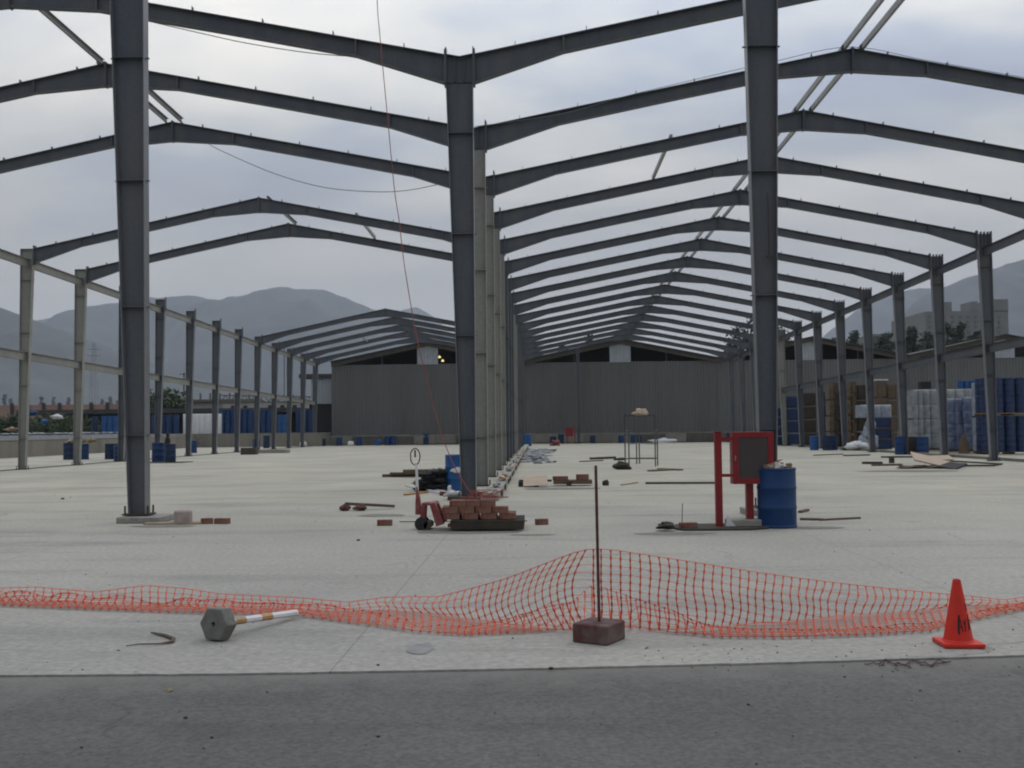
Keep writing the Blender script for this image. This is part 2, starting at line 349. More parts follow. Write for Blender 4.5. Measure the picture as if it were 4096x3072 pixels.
mb = MB(); mb.slab(edge + [(60, 101), (-32.6, 101), (-32.6, 20), (-40, 18)], -.10, 0); struct('floor_slab', mb, M['slab'])
mb = MB(); mb.slab([(-22.1, 18), (-21.35, 18), (-21.35, 99), (-22.1, 99)], -.05, .004); struct('soil_strip', mb, M['soil'])
mb = MB(); mb.box((18.95, 60, .06), (.22, 82, .12)); tag(mb.build('kerb', M['wallconc'], bevel=.01), kind='structure')
# raised yard to the left and behind
mb = MB(); mb.slab([(-400, 20), (-32.75, 20), (-32.75, 97.4), (-20.9, 97.4), (-20.9, 400), (-400, 400)], -.1, 1.28); struct('raised_yard', mb, M['yard'])

# ------------------------------------------------------------------ steel frames
def ib(mb, st, yc, fw=.20, ft=.014, wt=.012, caps=True):
    """I-section in the XZ plane; st = list of (a, b) with a,b = (x,z) of the two flange outer faces"""
    n = len(st)
    for i in range(n-1):
        (a0, b0), (a1, b1) = st[i], st[i+1]
        mb.prism([a0, a1, b1, b0], yc-wt/2, yc+wt/2)
    for side in (0, 1):
        for i in range(n-1):
            p, q = st[i][side], st[i+1][side]; o0, o1 = st[i][1-side], st[i+1][1-side]
            def inn(p, o):
                d = Vector((o[0]-p[0], o[1]-p[1])); d.normalize(); return (p[0]+d.x*ft, p[1]+d.y*ft)
            ex = lambda p, o: (p[0]-(inn(p, o)[0]-p[0])*.3, p[1]-(inn(p, o)[1]-p[1])*.3)
            mb.prism([ex(p, o0), ex(q, o1), inn(q, o1), inn(p, o0)], yc-fw/2, yc+fw/2)
Y1, STEP, DEC = 22.06, 5.067, -.0143
def FY(i): return Y1 + (i-1)*STEP
XL, XCR, XR = -21.556, -1.33, 18.546
HL, HC, HR, HA = 9.517, 9.645, 9.60, 11.53
ords = ['', 'first', 'second', 'third', 'fourth', 'fifth', 'sixth', 'seventh', 'eighth', 'ninth', 'tenth', 'eleventh', 'twelfth', 'thirteenth', 'fourteenth', 'fifteenth', 'last']
def rafter(parent, xe, ze, xa, za, yc, m, name='rafter'):
    """haunched rafter from the eave plate (xe,ze) to the ridge (xa,za)"""
    mb = MB(); Lx = xa-xe; sg = 1 if Lx > 0 else -1; sl_ = (za-ze)/abs(Lx)
    st = []
    for d, dep in ((0, .62), (.45, .56), (1.95, .36), (abs(Lx)*.5, .35), (abs(Lx)-1.95, .36), (abs(Lx)-.006, .61)):
        x = xe+sg*d; z = ze+sl_*d; st.append(((x, z), (x, z-dep)))
    ib(mb, st, yc)
    for d, dep in ((1.95, .36), (abs(Lx)-1.95, .36)):               # bolted splices
        x = xe+sg*d; z = ze+sl_*d; mb.box((x, yc, z-dep/2), (.035, .17, dep-.03))
    k = .9
    while k < abs(Lx)-.4:                                            # purlin cleats
        mb.box((xe+sg*k, yc, ze+sl_*k+.05), (.012, .12, .11)); k += 1.55
    o = mb.build(name, m, parent)
    MB().box((xe+sg*.012, yc, ze-.28), (.024, .22, .80)).build('end_plate', m, o); MB().box((xa-sg*.014, yc, za-.30), (.024, .21, .68)).build('end_plate', m, o)
    return o
def column(parent, left, right, zb, zt, yc, m, wides=(1.3, 3.5, 5.7, 7.9), name='column'):
    """left/right = (x at base, x at top)"""
    mb = MB(); mb.prism([(left[0]+.013, zb), (left[1]+.013, zt), (right[1]-.013, zt), (right[0]-.013, zb)], yc-.006, yc+.006)
    o = mb.build(name, m, parent)
    fm = M['flange'] if m is M['steel'] else m  # grey columns get flanges in the paler, side-lit colour
    for side in (0, 1):
        q = MB(); e0, e1 = (left, right)[side]; w_ = .013 if side == 0 else -.013
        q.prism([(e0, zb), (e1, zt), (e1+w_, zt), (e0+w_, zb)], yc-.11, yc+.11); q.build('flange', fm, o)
    for z in wides:
        if z > zt-.9: continue
        t = (z-zb)/(zt-zb); xl = left[0]+(left[1]-left[0])*t; xr = right[0]+(right[1]-right[0])*t
        q = MB(); q.box(((xl+xr)/2, yc, z), (xr-xl-.03, .20, .016)); q.box((xl-.03, yc, z), (.05, .06, .012)); q.box((xr+.03, yc, z), (.05, .06, .012))
        q.build('stiffener_plate', m, o)
    q = MB(); q.box(((left[0]+right[0])/2, yc, zb-.012), (abs(right[0]-left[0])+.16, .34, .024))
    for sx in (-1, 1):
        for sy in (-1, 1):
            xx = (left[0]+right[0])/2+sx*(abs(right[0]-left[0])/2+.045); q.tube([(xx, yc+sy*.12, zb-.03), (xx, yc+sy*.12, zb+.13)], .016, 6)
    q.build('base_plate', M['plate'], o)
    return o
left_full = {1, 2, 3, 5, 6, 12, 13, 14, 15, 16}
pale_C = {2, 3, 4, 5, 9, 10}; pale_L = {5, 6}; pale_R = {12}
for i in range(1, 17):
    y = FY(i); dz = DEC*(y-20)
    full = i in left_full
    t = thing('portal_frame', '', 'steel frame', (-1.6, y, 0), group='grey steel portal frames one behind another')
    desc = ('%s grey steel portal frame counting from the front, with beams over both bays' if full else
            '%s grey steel portal frame counting from the front, beams missing over the left bay') % ords[i]
    if i == 16: desc = 'rearmost grey steel portal frame, closest to the corrugated warehouse wall'
    t['label'] = desc
    t.location = (0, y, 0)
    # geometry is written relative to the frame's own plane (y = 0)
    zl, zc2, zr, za = HL+dz, HC+dz, HR+dz, HA+dz
    cL = column(t, (XL, XL), (XL+.28, XL+.53), .03, zl-.02, 0, M['steel_pale'] if i in pale_L else M['steel'])
    cC = column(t, (XCR-.33, XCR-.60), (XCR-.01, XCR-.01), .03, zc2-.60, 0, M['steel_pale'] if i in pale_C else M['steel'])
    cR = column(t, (XR-.28, XR-.55), (XR, XR), .03, zr-.02, 0, M['steel_pale'] if i in pale_R else M['steel'])
    # valley knee block on the centre column
    k = MB(); zv = zc2-.06; xm = XCR-.30
    k.prism([(XCR-.60, zc2-.62), (XCR, zc2-.62), (XCR, zc2), (xm, zv), (XCR-.60, zc2)], -.006, .006)
    k.box((XCR-.595, 0, zc2-.26), (.024, .22, .84)); k.box((XCR-.005, 0, zc2-.26), (.024, .22, .84))
    k.box((xm-.10, 0, zc2-.33), (.012, .18, .52)); k.box((xm+.10, 0, zc2-.33), (.012, .18, .52))
    k.prism([(XCR-.60, zc2), (xm, zv), (xm, zv+.016), (XCR-.60, zc2+.016)], -.1, .1); k.prism([(xm, zv), (XCR, zc2), (XCR, zc2+.016), (xm, zv+.016)], -.1, .1)
    k.build('knee', M['steel'], cC)
    k = MB()
    for xx in (XR-.54, XR-.40, XR-.26, XR-.12): k.box((xx, 0, zr-.24), (.014, .2, .62))
    k.box((XR+.004, 0, zr-.18), (.02, .22, .52)); k.build('knee', M['steel'], cR)
    k = MB(); k.box((XL+.265, 0, zl-.005), (.53, .22, .016)); k.box((XL+.545, 0, zl-.26), (.022, .22, .80)); k.build('knee', M['steel'], cL)
    xal, xar = -11.55, 8.40
    if full:
        rafter(t, XL+.56, zl+.02, xal, za, 0, M['steel']); rafter(t, XCR-.61, zc2, xal, za, 0, M['steel'])
    rafter(t, XCR+.01, zc2, xar, za+.02, 0, M['steel']); rafter(t, XR-.56, zr, xar, za+.02, 0, M['steel'])
# end wall post at the back
t = thing('end_wall_post', 'slim grey steel post standing alone before the corrugated wall in the right bay', 'steel post', (0, 99.3, 0))
p = A(2314, 1700, 99.3); column(t, (p.x-.16, p.x-.16), (p.x+.16, p.x+.16), .03, 9.25, 0, M['steel'])
# footings of the front posts and the posts
for (lx, rx_, y, nm, tx) in (((-6.88, -7.33), (-6.585, -6.685), 17.25, 'tall tapered grey steel post nearest on the left, bolted to a concrete footing', 'left'),
                        ((3.765, 3.645), (4.04, 4.27), 17.8, 'tall tapered grey steel post nearest on the right, behind the red cabinet', 'right')):
    t = thing('steel_post', nm, 'steel post', (0, y, 0), group='two free-standing front posts')
    c = column(t, lx, rx_, .14, 10.7, 0, M['steel'], wides=(1.45, 3.62, 5.78, 7.9) if tx == 'left' else (1.45, 3.75, 5.9, 8.1))
    if tx == 'right':
        q = MB(); q.box((3.98, -.13, 4.95), (.02, .03, 1.1)); q.box((4.0, -.14, 4.4), (.12, .05, .05)); q.build('conduit', M['plate'], c)
    q = MB(); xm = (lx[0]+rx_[0])/2; q.box((xm+(.12 if tx == 'left' else -.05), .0, .05), (.72, .75, .10)); q.build('footing', M['conc'], t, bevel=.015)
# gusset plate cabling on the centre column front
# side rails (struts) along the outer rows
def rail(xc, zfun, lab, m, y0, y1):
    mb = MB()
    i0, i1 = y0, y1
    for i in range(i0, i1):
        a, b = FY(i)+.02, FY(i+1)-.02; za, zb = zfun(a), zfun(b)
        for w, h, dz_ in ((.16, .014, .165), (.16, .014, -.165), (.012, .316, 0)):
            mb.bar((xc, a, za+dz_), (xc, b, zb+dz_), w, h)
    o = mb.build('side_rail', m); return tag(o, lab, 'steel beam', 'long horizontal rails tying the outer columns')
rail(XL+.30, lambda y: HL-.60+DEC*(y-20), 'upper pale horizontal beam running along the left outer columns', M['steel_pale'], 1, 16)  # pale tone here paints the light on the left rail faces
rail(XL+.24, lambda y: 4.95+DEC*.75*(y-20), 'lower pale horizontal beam running along the left outer columns', M['steel_pale'], 1, 16)
rail(XR-.30, lambda y: HR-.75+DEC*(y-20), 'upper grey horizontal beam running along the right outer columns', M['steel'], 1, 16)
rail(XR-.22, lambda y: 4.80+DEC*.75*(y-20), 'lower grey horizontal beam running along the right outer columns', M['steel'], 1, 12)
# ridge purlins
def purlin(x, z0, i, j, lab, m=None):
    mb = MB(); y0, y1 = FY(i)-.1, FY(j)+.1; a = (x, y0, z0+DEC*(y0-20)); b = (x, y1, z0+DEC*(y1-20))
    for w, h, dx, dz_ in ((.006, .16, 0, 0), (.07, .006, .035, .08), (.07, .006, .035, -.08)):
        mb.bar((a[0]+dx, a[1], a[2]+dz_), (b[0]+dx, b[1], b[2]+dz_), w, h)
    return tag(mb.build('ridge_purlin', m or M['galv']), lab, 'purlin', 'galvanised purlins along the ridges')
for i in range(1, 16):
    for sx, w in ((-.24, 'left'), (.24, 'right')):
        purlin(8.40+sx, HA+.07, i, i+1, '%s galvanised ridge purlin of the right bay, just behind the %s frame' % (w, ords[i]))
purlin(-11.70, HA+.07, 1, 2, 'single galvanised purlin on the left bay ridge between the first two frames')
purlin(-11.78, HA+.07, 2, 3, 'left purlin of the pair on the left bay ridge behind the tall left post')
purlin(-11.30, HA+.07, 2, 3, 'right purlin of the pair on the left bay ridge behind the tall left post')
purlin(-11.2, HA-.02, 5, 6, 'short galvanised purlin on the left bay ridge between the fifth and sixth frames')
def strut(u0, v0, i, u1, v1, j, lab):
    a = A(u0, v0, FY(i)); b = A(u1, v1, FY(j)); mb = MB(); mb.bar(a, b, .09, .13)
    tag(mb.build('purlin_offcut', M['galv']), lab, 'purlin', 'single purlins left lying between beams')
strut(2685, 545, 3, 2612, 712, 4, 'single pale purlin slanting between the third and fourth beams of the right bay')
strut(1425, 857, 5, 1500, 950, 6, 'single pale purlin slanting between the two middle beams of the left bay')
strut(1435, 1480-145, 14, 1470, 1500-135, 15, 'tiny purlin piece lying across the distant beams of the left bay')

# ------------------------------------------------------------------ cables
def cable(name, pts, r, m, lab, cat, Ys):
    P_ = [A(u, v, yy) for (u, v), yy in zip(pts, Ys)]
    Q = []
    for i in range(len(P_)-1):
        p0 = P_[max(i-1, 0)]; p1 = P_[i]; p2 = P_[i+1]; p3 = P_[min(i+2, len(P_)-1)]
        for k in range(6):
            t_ = k/6; Q.append(.5*((2*p1) + (p2-p0)*t_ + (2*p0-5*p1+4*p2-p3)*t_*t_ + (3*p1-p0-3*p2+p3)*t_**3))
    Q.append(P_[-1]); mb = MB(); mb.tube(Q, r, 6); return tag(mb.build(name, m, smooth=True), lab, cat)
rp_ = [(1506, -330), (1509, 0), (1521, 158), (1550, 468), (1578, 759), (1597, 886), (1616, 1050), (1650, 1259), (1671, 1370), (1703, 1500), (1734, 1620), (1760, 1722), (1787, 1794), (1820, 1871), (1858, 1935), (1895, 1990)]
cable('hanging_rope', rp_, .0075, M['cable'], 'thin red cable hanging from above down to the coil on the bricks', 'cable', [17.6-.115*i for i in range(16)])
cable('sagging_wire', [(590, 84), (800, 132), (1000, 175), (1250, 213), (1475, 230)], .010, M['wire'], 'thin wire sagging below the nearest left beam', 'wire', [22.2]*5)
cable('sagging_wire', [(820, 568), (900, 610), (1100, 695), (1300, 750), (1500, 767), (1640, 760), (1795, 728)], .012, M['wire'], 'thin wire in a deep sag under the third left beam', 'wire', [32.3]*7)
cable('sagging_wire', [(1900, 506), (2250, 455), (2500, 385), (2900, 290), (3100, 245), (3400, 188), (3700, 240), (4096, 310)], .008, M['wire'], 'taut wire running just above the second beam of the right bay', 'wire', [27.0]*8)

# ------------------------------------------------------------------ warehouse at the back
YW = 103.0
wh = thing('warehouse', 'long grey corrugated warehouse with four low gables behind the steel frames', 'warehouse', (0, YW, 0))
xe = [-20.75, -1.35, 17.75, 36.6, 55.5]; ZE, ZA = 8.30, 10.25; ZWT = 8.05
def corr(mb, x0, x1, z0f, z1f, y, pitch=.30, dep=.05):
    n = int((x1-x0)/pitch); pr = ((0, 0), (.35, 0), (.5, -1), (.85, -1))
    xs = []
    for i in range(n):
        for fx, fy in pr: xs.append((x0+(i+fx)*pitch, y+fy*dep))
    xs.append((x1, y)); b = len(mb.v)
    for x, yy in xs: mb.v += [(x, yy, z0f(x)), (x, yy, z1f(x))]
    for i in range(len(xs)-1): mb.f.append((b+2*i, b+2*i+2, b+2*i+3, b+2*i+1))
def roofz(x):
    for k in range(4):
        if xe[k] <= x <= xe[k+1]:
            m_ = (xe[k]+xe[k+1])/2; return ZE + (ZA-ZE)*(1-abs(x-m_)/((xe[k+1]-xe[k])/2))
    return ZE
for k in range(4):
    mb = MB(); corr(mb, xe[k], xe[k+1]-.06, lambda x: .98, lambda x: ZWT + .012*(k % 2), -.02)
    w_ = mb.build('wall', M['sheet'], wh)
    mb = MB(); mb.box((xe[k+1]-.03, -.06, 4.6), (.12, .1, 7.2)); mb.build('downpipe', M['sheet'], w_)
    xm = (xe[k]+xe[k+1])/2
    mb = MB(); corr(mb, xm-1.05, xm+1.05, lambda x: ZWT-.05, lambda x: roofz(x)-.42, -.10); mb.build('gable_panel', M['sheetpale'], wh)
    for s_ in (-1, 1):
        a, b = (xe[k]+.01 if s_ < 0 else xm), (xm if s_ < 0 else xe[k+1]-.01)
        za_, zb_ = roofz(a), roofz(b)
        mb = MB(); mb.prism([(a, za_-.02), (b, zb_-.02), (b, zb_+.10), (a, za_+.10)], -.75, 45)
        rf = mb.build('roof', M['roofdark'], wh)
        mb = MB(); mb.prism([(a, za_-.42), (b, zb_-.42), (b, zb_-.03), (a, za_-.03)], -.30, -.06); mb.build('fascia', M['fascia'], rf)
    for s_ in (-1, 1):
        mb = MB(); xx = xm+s_*4.6; mb.box((xx, .05, (ZWT+roofz(xx))/2-.2), (.12, .1, roofz(xx)-ZWT)); mb.build('mullion', M['roofdark'], wh)
mb = MB(); mb.box((17.3, 45, 4.6), (75.9, .2, 8.0)); mb.box((-20.7, 22.5, 4.6), (.1, 44.6, 7.3)); mb.build('back_wall', M['sheet'], wh)
mb = MB(); mb.box((17.4, .35, .49), (76.6, .9, .98)); pl = mb.build('plinth', M['wallconc'], wh, bevel=.03)
mb = MB(); mb.box((17.4, 22, .5), (76.2, 42, .06)); mb.build('inner_floor', M['roofdark'], wh)
dockm = [M['wallconc'], dirty('dock_pale', (.27, .25, .21), (.12, .11, .09), .9, s1=1.2, amt=.8, streak=(1, 1, 1)), dirty('dock_dark', (.12, .11, .09), (.06, .055, .045), .9, s1=1.2, amt=.8, streak=(1, 1, 1))]
rnd = random.Random(3); x = -20.3
while x < 53:                                                     # precast blocks of the low dock wall
    w_ = rnd.uniform(1.1, 3.4); MB().box((x+w_/2, -.16, .44+rnd.uniform(-.05, .06)), (w_-.07, .12, .80)).build('dock_panel', rnd.choice(dockm), pl); x += w_
for (u, v) in ((1771, 1446), (1758, 1431)):
    p = A(u, v, YW+7); o = MB().lathe([(.04, .22), (.11, .12), (.16, 0)], n=12).build('ceiling_lamp', M['lamp'], loc=(p.x, p.y, p.z))
    tag(o, 'lit yellow lamp glowing in the dark gable opening, %s of two' % ('lower' if v > 1440 else 'upper'), 'lamp', 'lamps inside the warehouse')

# retaining walls of the raised yard
mb = MB(); mb.box((-32.62, 58.6, .53), (.26, 77.6, 1.30 if False else 1.06)); rw = thing('retaining_wall', 'low beige concrete wall with a white painted top along the left yard', 'wall')
mb.build('wall_face', M['wallconc'], rw); mb = MB(); mb.box((-32.62, 52.0, 1.22), (.34, 64.4, .31)); mb.build('coping', M['whiteband'], rw, bevel=.02)
mb = MB(); mb.box((-26.65, 97.27, .65), (11.9, .25, 1.3)); o = mb.build('retaining_wall', M['wallconc']); tag(o, 'low dusty concrete wall across the back left, under the blue drum stacks', 'wall')
# lumpy white cover on the coping
mb = MB()
for k in range(34): mb.lump((-32.6, 50+k*1.0+random.uniform(-.3, .3), 1.47), (.22, random.uniform(.3, .7), random.uniform(.03, .09)), k, 6)
tag(mb.build('white_tarpaulin', M['whitedull'], smooth=True), 'crumpled white plastic sheet lying along the top of the low left wall', 'tarpaulin')

# ------------------------------------------------------------------ drums
def drum_prof(r=.29, h=.88, seg=True):
    return [(r*.96, 0), (r, .012), (r, .03), (r*.975, .04), (r*.975, .27*h/.88), (r, .285*h/.88), (r, .305*h/.88), (r*.975, .32*h/.88), (r*.975, .56*h/.88),
            (r, .575*h/.88), (r, .595*h/.88), (r*.975, .61*h/.88), (r*.975, h-.04), (r, h-.03), (r, h-.005), (r*.96, h), (r*.93, h), (r*.93, h-.02)]
near_body = MB().lathe(drum_prof(), n=36)
far_me = {}
def far_drum(x, y, z, col, lab, group, rz=0, lie=False, h=.88, r=.29):
    key = (col, h, r)
    if key not in far_me:
        o = MB().lathe([(r*.97, 0), (r, .02), (r*.97, .05), (r*.97, h*.32), (r, h*.34), (r*.97, h*.36), (r*.97, h*.64), (r, h*.66), (r*.97, h*.68), (r*.97, h-.05), (r, h-.02), (r*.94, h)], n=14).build('drum', M[col], auto=40)
        far_me[key] = o; first = o
    else:
        first = far_me[key].copy(); C.objects.link(first)
    first.location = (x, y, z); first.rotation_euler = (math.pi/2, 0, rz) if lie else (0, 0, rz)
    if lie: first.location = (x, y, z+r)
    return tag(first, lab, 'drum', group)
# near blue drum full of scraps by the cabinet
p = G(3126, 2106)
t = thing('drum', 'large blue steel drum heaped with scraps beside the red cabinet', 'drum', (3.53, 15.5, 0))
near_body.build('body', M['blue'], t, auto=35)
q = MB().lathe([(.268, .80), (.268, .86), (.05, .875)], n=24); q.build('scrap_fill', M['tan'], t)
scr = random.Random(5)
for k in range(11):
    mb = MB(); a = scr.uniform(0, 6.28); rr = scr.uniform(.03, .2)
    mb.lump((0, 0, 0), (scr.uniform(.03, .09), scr.uniform(.03, .06), scr.uniform(.02, .045)), k, 6, amt=.6)
    tag(mb.build('paper_scrap', M['white'] if k % 3 else M['tan'], loc=(3.53+rr*math.cos(a), 15.5+rr*math.sin(a), .905)), 'crumpled pale scrap on top of the blue drum beside the red cabinet', 'scrap', 'scraps heaped in the blue drum')
mb = MB(); mb.tube([(3.5, 15.48, .88), (3.46, 15.46, 1.0), (3.40, 15.45, 1.07)], [.03, .02, .006], 6); mb.tube([(3.5, 15.48, .9), (3.57, 15.46, .99), (3.62, 15.45, 1.0)], [.025, .015, .006], 6)
tag(mb.build('husk', M['tan']), 'yellowish torn husk sticking up from the blue drum by the cabinet', 'scrap')

# drum behind the centre column
far_drum(-2.02, 25.3, 0, 'blue2', 'bright blue drum with a white sticker half hidden by the centre column', None)
mb = MB(); mb.lump((-2.0, 24.995, .50), (.14, .012, .07), 4, 7); tag(mb.build('plastic_scrap', M['white']), 'white plastic scrap stuck on the blue drum by the centre column', 'scrap')

# ------------------------------------------------------------------ red fire hose cabinet on posts
t = thing('hose_cabinet', 'red fire hose cabinet with dark glass on red posts before the right post', 'cabinet', (2.95, 15.42, 0))
def cx(u): return A(u, 1800, 15.42).x-2.95
mb = MB(); x1, x2 = cx(2858), cx(2885); mb.box(((x1+x2)/2, 0, .71), (x2-x1, .10, 1.42)); mb.box(((x1+x2)/2, 0, 1.425), (.15, .15, .012)); mb.build('post', M['red'], t, bevel=.004)
mb = MB(); x3, x4 = cx(2986), cx(3015); mb.box(((x3+x4)/2, .12, .36), (x4-x3, .10, .58)); mb.build('post', M['red'], t, bevel=.004)
xa, xb = cx(2930), cx(3094); zb_, zt_ = .645, 1.415; xm = (xa+xb)/2
for z in (1.315, .775): mb = MB(); mb.box(((x2+xa)/2, .0, z), (xa-x2, .04, .045)); mb.build('rail', M['red'], t)
mb = MB(); d_ = .22
mb.box((xm, d_+.0, (zb_+zt_)/2), (xb-xa, .012, zt_-zb_)); mb.box((xa+.006, d_/2, (zb_+zt_)/2), (.012, d_-.02, zt_-zb_)); mb.box((xb-.006, d_/2, (zb_+zt_)/2), (.012, d_-.02, zt_-zb_))
mb.box((xm, d_/2, zb_+.006), (xb-xa-.03, d_-.02, .012)); mb.box((xm, d_/2, zt_-.006), (xb-xa-.03, d_-.02, .012)); mb.build('case', M['red'], t)
fr = .085
mb = MB(); w_ = xb-xa; h_ = zt_-zb_
mb.box((xa+fr/2, -.012, (zb_+zt_)/2), (fr, .024, h_)); mb.box((xb-fr/2, -.012, (zb_+zt_)/2), (fr, .024, h_))
mb.box((xm, -.012, zt_-fr/2), (w_-2*fr, .024, fr)); mb.box((xm, -.012, zb_+fr/2), (w_-2*fr, .024, fr)); dr = mb.build('door', M['red'], t, bevel=.004)
mb = MB(); mb.box((xm, -.008, (zb_+zt_)/2), (w_-2*fr+.02, .006, h_-2*fr+.02)); mb.build('pane', M['glass'], dr)
mb = MB(); mb.box((xa+.035, -.035, 1.03), (.014, .02, .075)); mb.build('handle', M['galv'], dr, bevel=.003)
mb = MB(); 
for k in range(7): mb.tube([(xm-.16+.05*math.cos(a*.5)+k*.002, .10+.0*k, zb_+.10+.02*k) if False else (xm+.15*math.cos(a*math.pi/8), .06+.018*k, .90+.15*math.sin(a*math.pi/8)) for a in range(17)], .016, 6)
mb.build('hose', M['olive'], t)
mb = MB(); mb.box((xm, .1, zb_+.055), (w_-.12, .14, .09)); mb.build('valve_box', M['black'], t)
mb = MB(); mb.box((xb+.028, .16, 1.06), (.05, .10, .62)); mb.build('side_box', M['black'], t)
p = G(2900, 2122)
mb = MB(); mb.prism([(0, 0), (.15, 0), (.03, .16)], 0, .012); tag(mb.build('paper_sheet', M['white'], loc=(2.73, 15.30, .035)), 'small white triangle of card leaning at the foot of the red post', 'card')
mb = MB(); mb.slab([(1.98, 15.15), (2.1, 14.98), (3.05, 15.02), (3.35, 15.2), (3.25, 15.9), (2.05, 15.8)], .001, .028)
tag(mb.build('ground_plate', M['wooddark'], bevel=.006), 'dark flat board lying under the red cabinet posts', 'board')
mb = MB(); mb.box((3.05, 15.55, .06), (.52, .34, .12)); tag(mb.build('concrete_block', M['conc'], bevel=.02), 'small grey concrete block under the right red cabinet post', 'block')
mb = MB(); mb.lump((0, 0, .055), (.13, .12, .055), 9, 8); tag(mb.build('mortar_lump', M['wooddark'], loc=(1.83, 15.05, .01)), 'dark rounded lump at the left end of the board under the red cabinet', 'lump')
mb = MB(); mb.tube([(2.08, 15.2, .08), (2.09, 15.2, .38)], .006, 6); tag(mb.build('rebar', M['plate']), 'thin upright rod stuck in the brick left of the red cabinet', 'rod')

# ------------------------------------------------------------------ bricks
def brick_mesh():
    mb = MB(); mb.box((0, 0, .045), (.235, .115, .09)); return mb
b0 = brick_mesh().build('brick', M['brick'], bevel=.004)
first_b = [True]
def brick(x, y, z, rz, lab, grp, sc=(1, 1, 1)):
    if first_b[0]: o = b0; first_b[0] = False
    else: o = b0.copy(); C.objects.link(o)
    o.location = (x, y, z); o.rotation_euler = (0, 0, rz); o.scale = sc
    return tag(o, lab, 'brick', grp)
rb = random.Random(11)
PJ = (-1.55, 15.62)
def bx(u): return A(u, 2060, 15.35).x
SL = 'red clay brick stacked on the pallet behind the red pallet jack'
for lay, (u0, u1, rows) in enumerate(((1775, 2063, 4), (1768, 2034, 4), (1798, 1980, 3))):
    x0, x1 = bx(u0), bx(u1); nb = int(round((x1-x0)/.242))
    for r_ in range(rows):
        for k in range(nb):
            if lay == 1 and k == nb-1 and r_ > 1: continue
            brick(x0+.121+k*(x1-x0-.242)/max(1, nb-1)+rb.uniform(-.006, .006), 15.26+.06+.121*r_+(.06 if lay == 2 else 0)+rb.uniform(-.006, .006), .165+.0915*lay, rb.uniform(-.07, .07), SL, 'bricks stacked on the pallet')
brick(-2.43, 16.2, 0, .08, 'single red brick lying left of the pallet jack wheel', 'loose bricks on the floor')
brick(.03, 16.15, 0, .3, 'single red brick lying just right of the brick pallet', 'loose bricks on the floor', (.8, 1, 1))
brick(2.17, 15.2, .03, .1, 'dusty brick on the dark board left of the red cabinet posts', 'loose bricks on the floor', (1.05, 1.3, .8))
brick(-5.42, 16.75, 0, .4, 'red brick near the left post, left of the touching pair', 'loose bricks on the floor', (.8, 1, 1))
brick(-5.16, 16.72, 0, -.2, 'red brick near the left post, right of the touching pair', 'loose bricks on the floor')
mb = MB(); mb.box((-5.83, 16.80, .11), (.26, .22, .22), .1); tag(mb.build('cement_block', mat('pink_dusty_block', (.36, .29, .27), .9, .15, 8), bevel=.03), 'pinkish grey chipped block standing by the left post footing', 'block')
mb = MB(); mb.box((-5.95, 16.78, .012), (.95, .30, .024), .02); tag(mb.build('board', M['tan']), 'thin flat board under the bricks by the left post', 'board')
brick(-1.38, 23.3, 0, .0, 'red brick lying behind the pallet jack near the timber', 'loose bricks on the floor')
brick(-1.95, 23.35, 0, .0, 'flat brick beneath the pale poles behind the pallet jack', 'loose bricks on the floor', (2.6, 1, 1))

# pallet under the bricks
t = thing('wooden_pallet', 'dark wooden pallet loaded with bricks on the pallet jack', 'pallet', ((bx(1805)+bx(2096))/2, 15.62, .02))
plw = bx(2096)-bx(1805)
for k in range(5): MB().box((0, -.40+k*.2, .128), (plw, .13, .02)).build('deck_board', M['wooddark'], t)
for k in (-1, 0, 1): MB().box((0, k*.42, .06), (plw, .09, .115)).build('stringer', M['wooddark'], t, bevel=.01)
MB().box((bx(2096)-((bx(1805)+bx(2096))/2)-.07, -.40, .06), (.14, .12, .12)).build('block', M['wooddark'], t, bevel=.02)

# pallet jack
t = thing('pallet_jack', 'red pallet jack with an upright loop handle holding the brick pallet', 'pallet jack', (bx(1690), 15.58, 0))
ox = bx(1690)
def jx(u): return bx(u)-ox
MB().tube([(jx(1683), -.20, .095), (jx(1683), -.12, .095)], .098, 20).build('wheel', M['rubber'], t, auto=40)
MB().tube([(jx(1683), .06, .095), (jx(1683), .14, .095)], .095, 20).build('wheel', M['rubber'], t, auto=40)
mb = MB(); mb.tube([(jx(1708), -.2, .07), (jx(1708), .2, .07)], .06, 12); mb.tube([(jx(1683), -.15, .095), (jx(1683), .15, .095)], .03, 10); mb.build('axle', M['plate'], t)
mb = MB(); mb.prism([(jx(1655), .22), (jx(1680), .22), (jx(1675), .42), (jx(1664), .64), (jx(1660), .64), (jx(1656), .42)], -.06, .06); mb.build('pump', M['redjack'], t, bevel=.008)
mb = MB(); mb.tube([(jx(1662), 0, .58), (jx(1660), 0, .9), (jx(1657), 0, 1.0)], [.024, .019, .018], 10); hd = mb.build('handle_shaft', M['white'], t, auto=40)
loop = []
for k in range(21):
    a = 2*math.pi*k/20; w_ = .078*(math.sin(a))*(1-.28*(1-math.cos(a-math.pi))/2*(1 if math.cos(a) < 0 else .3)); loop.append((jx(1654.5)+w_, 0, 1.085-.125*(-math.cos(a))*-1 if False else 1.09+.125*math.cos(a)))
MB().tube(loop, .009, 8).build('grip_loop', M['rust'], t, smooth=True)
MB().tube([(jx(1654.5), -.01, 1.19), (jx(1655), -.01, 1.08)], .013, 8).build('lever', M['rubber'], t)
mb = MB(); mb.prism([(jx(1684), .40), (jx(1740), .41), (jx(1745), .37), (jx(1700), .36), (jx(1697), .14), (jx(1676), .14)], -.13, .13); mb.build('body', M['redjack'], t, bevel=.008)
mb = MB(); mb.prism([(jx(1718), .405), (jx(1740), .41), (jx(1778), .10), (jx(1745), .06)], -.27, -.14); mb.build('fork_heel', M['redjack'], t, bevel=.006)
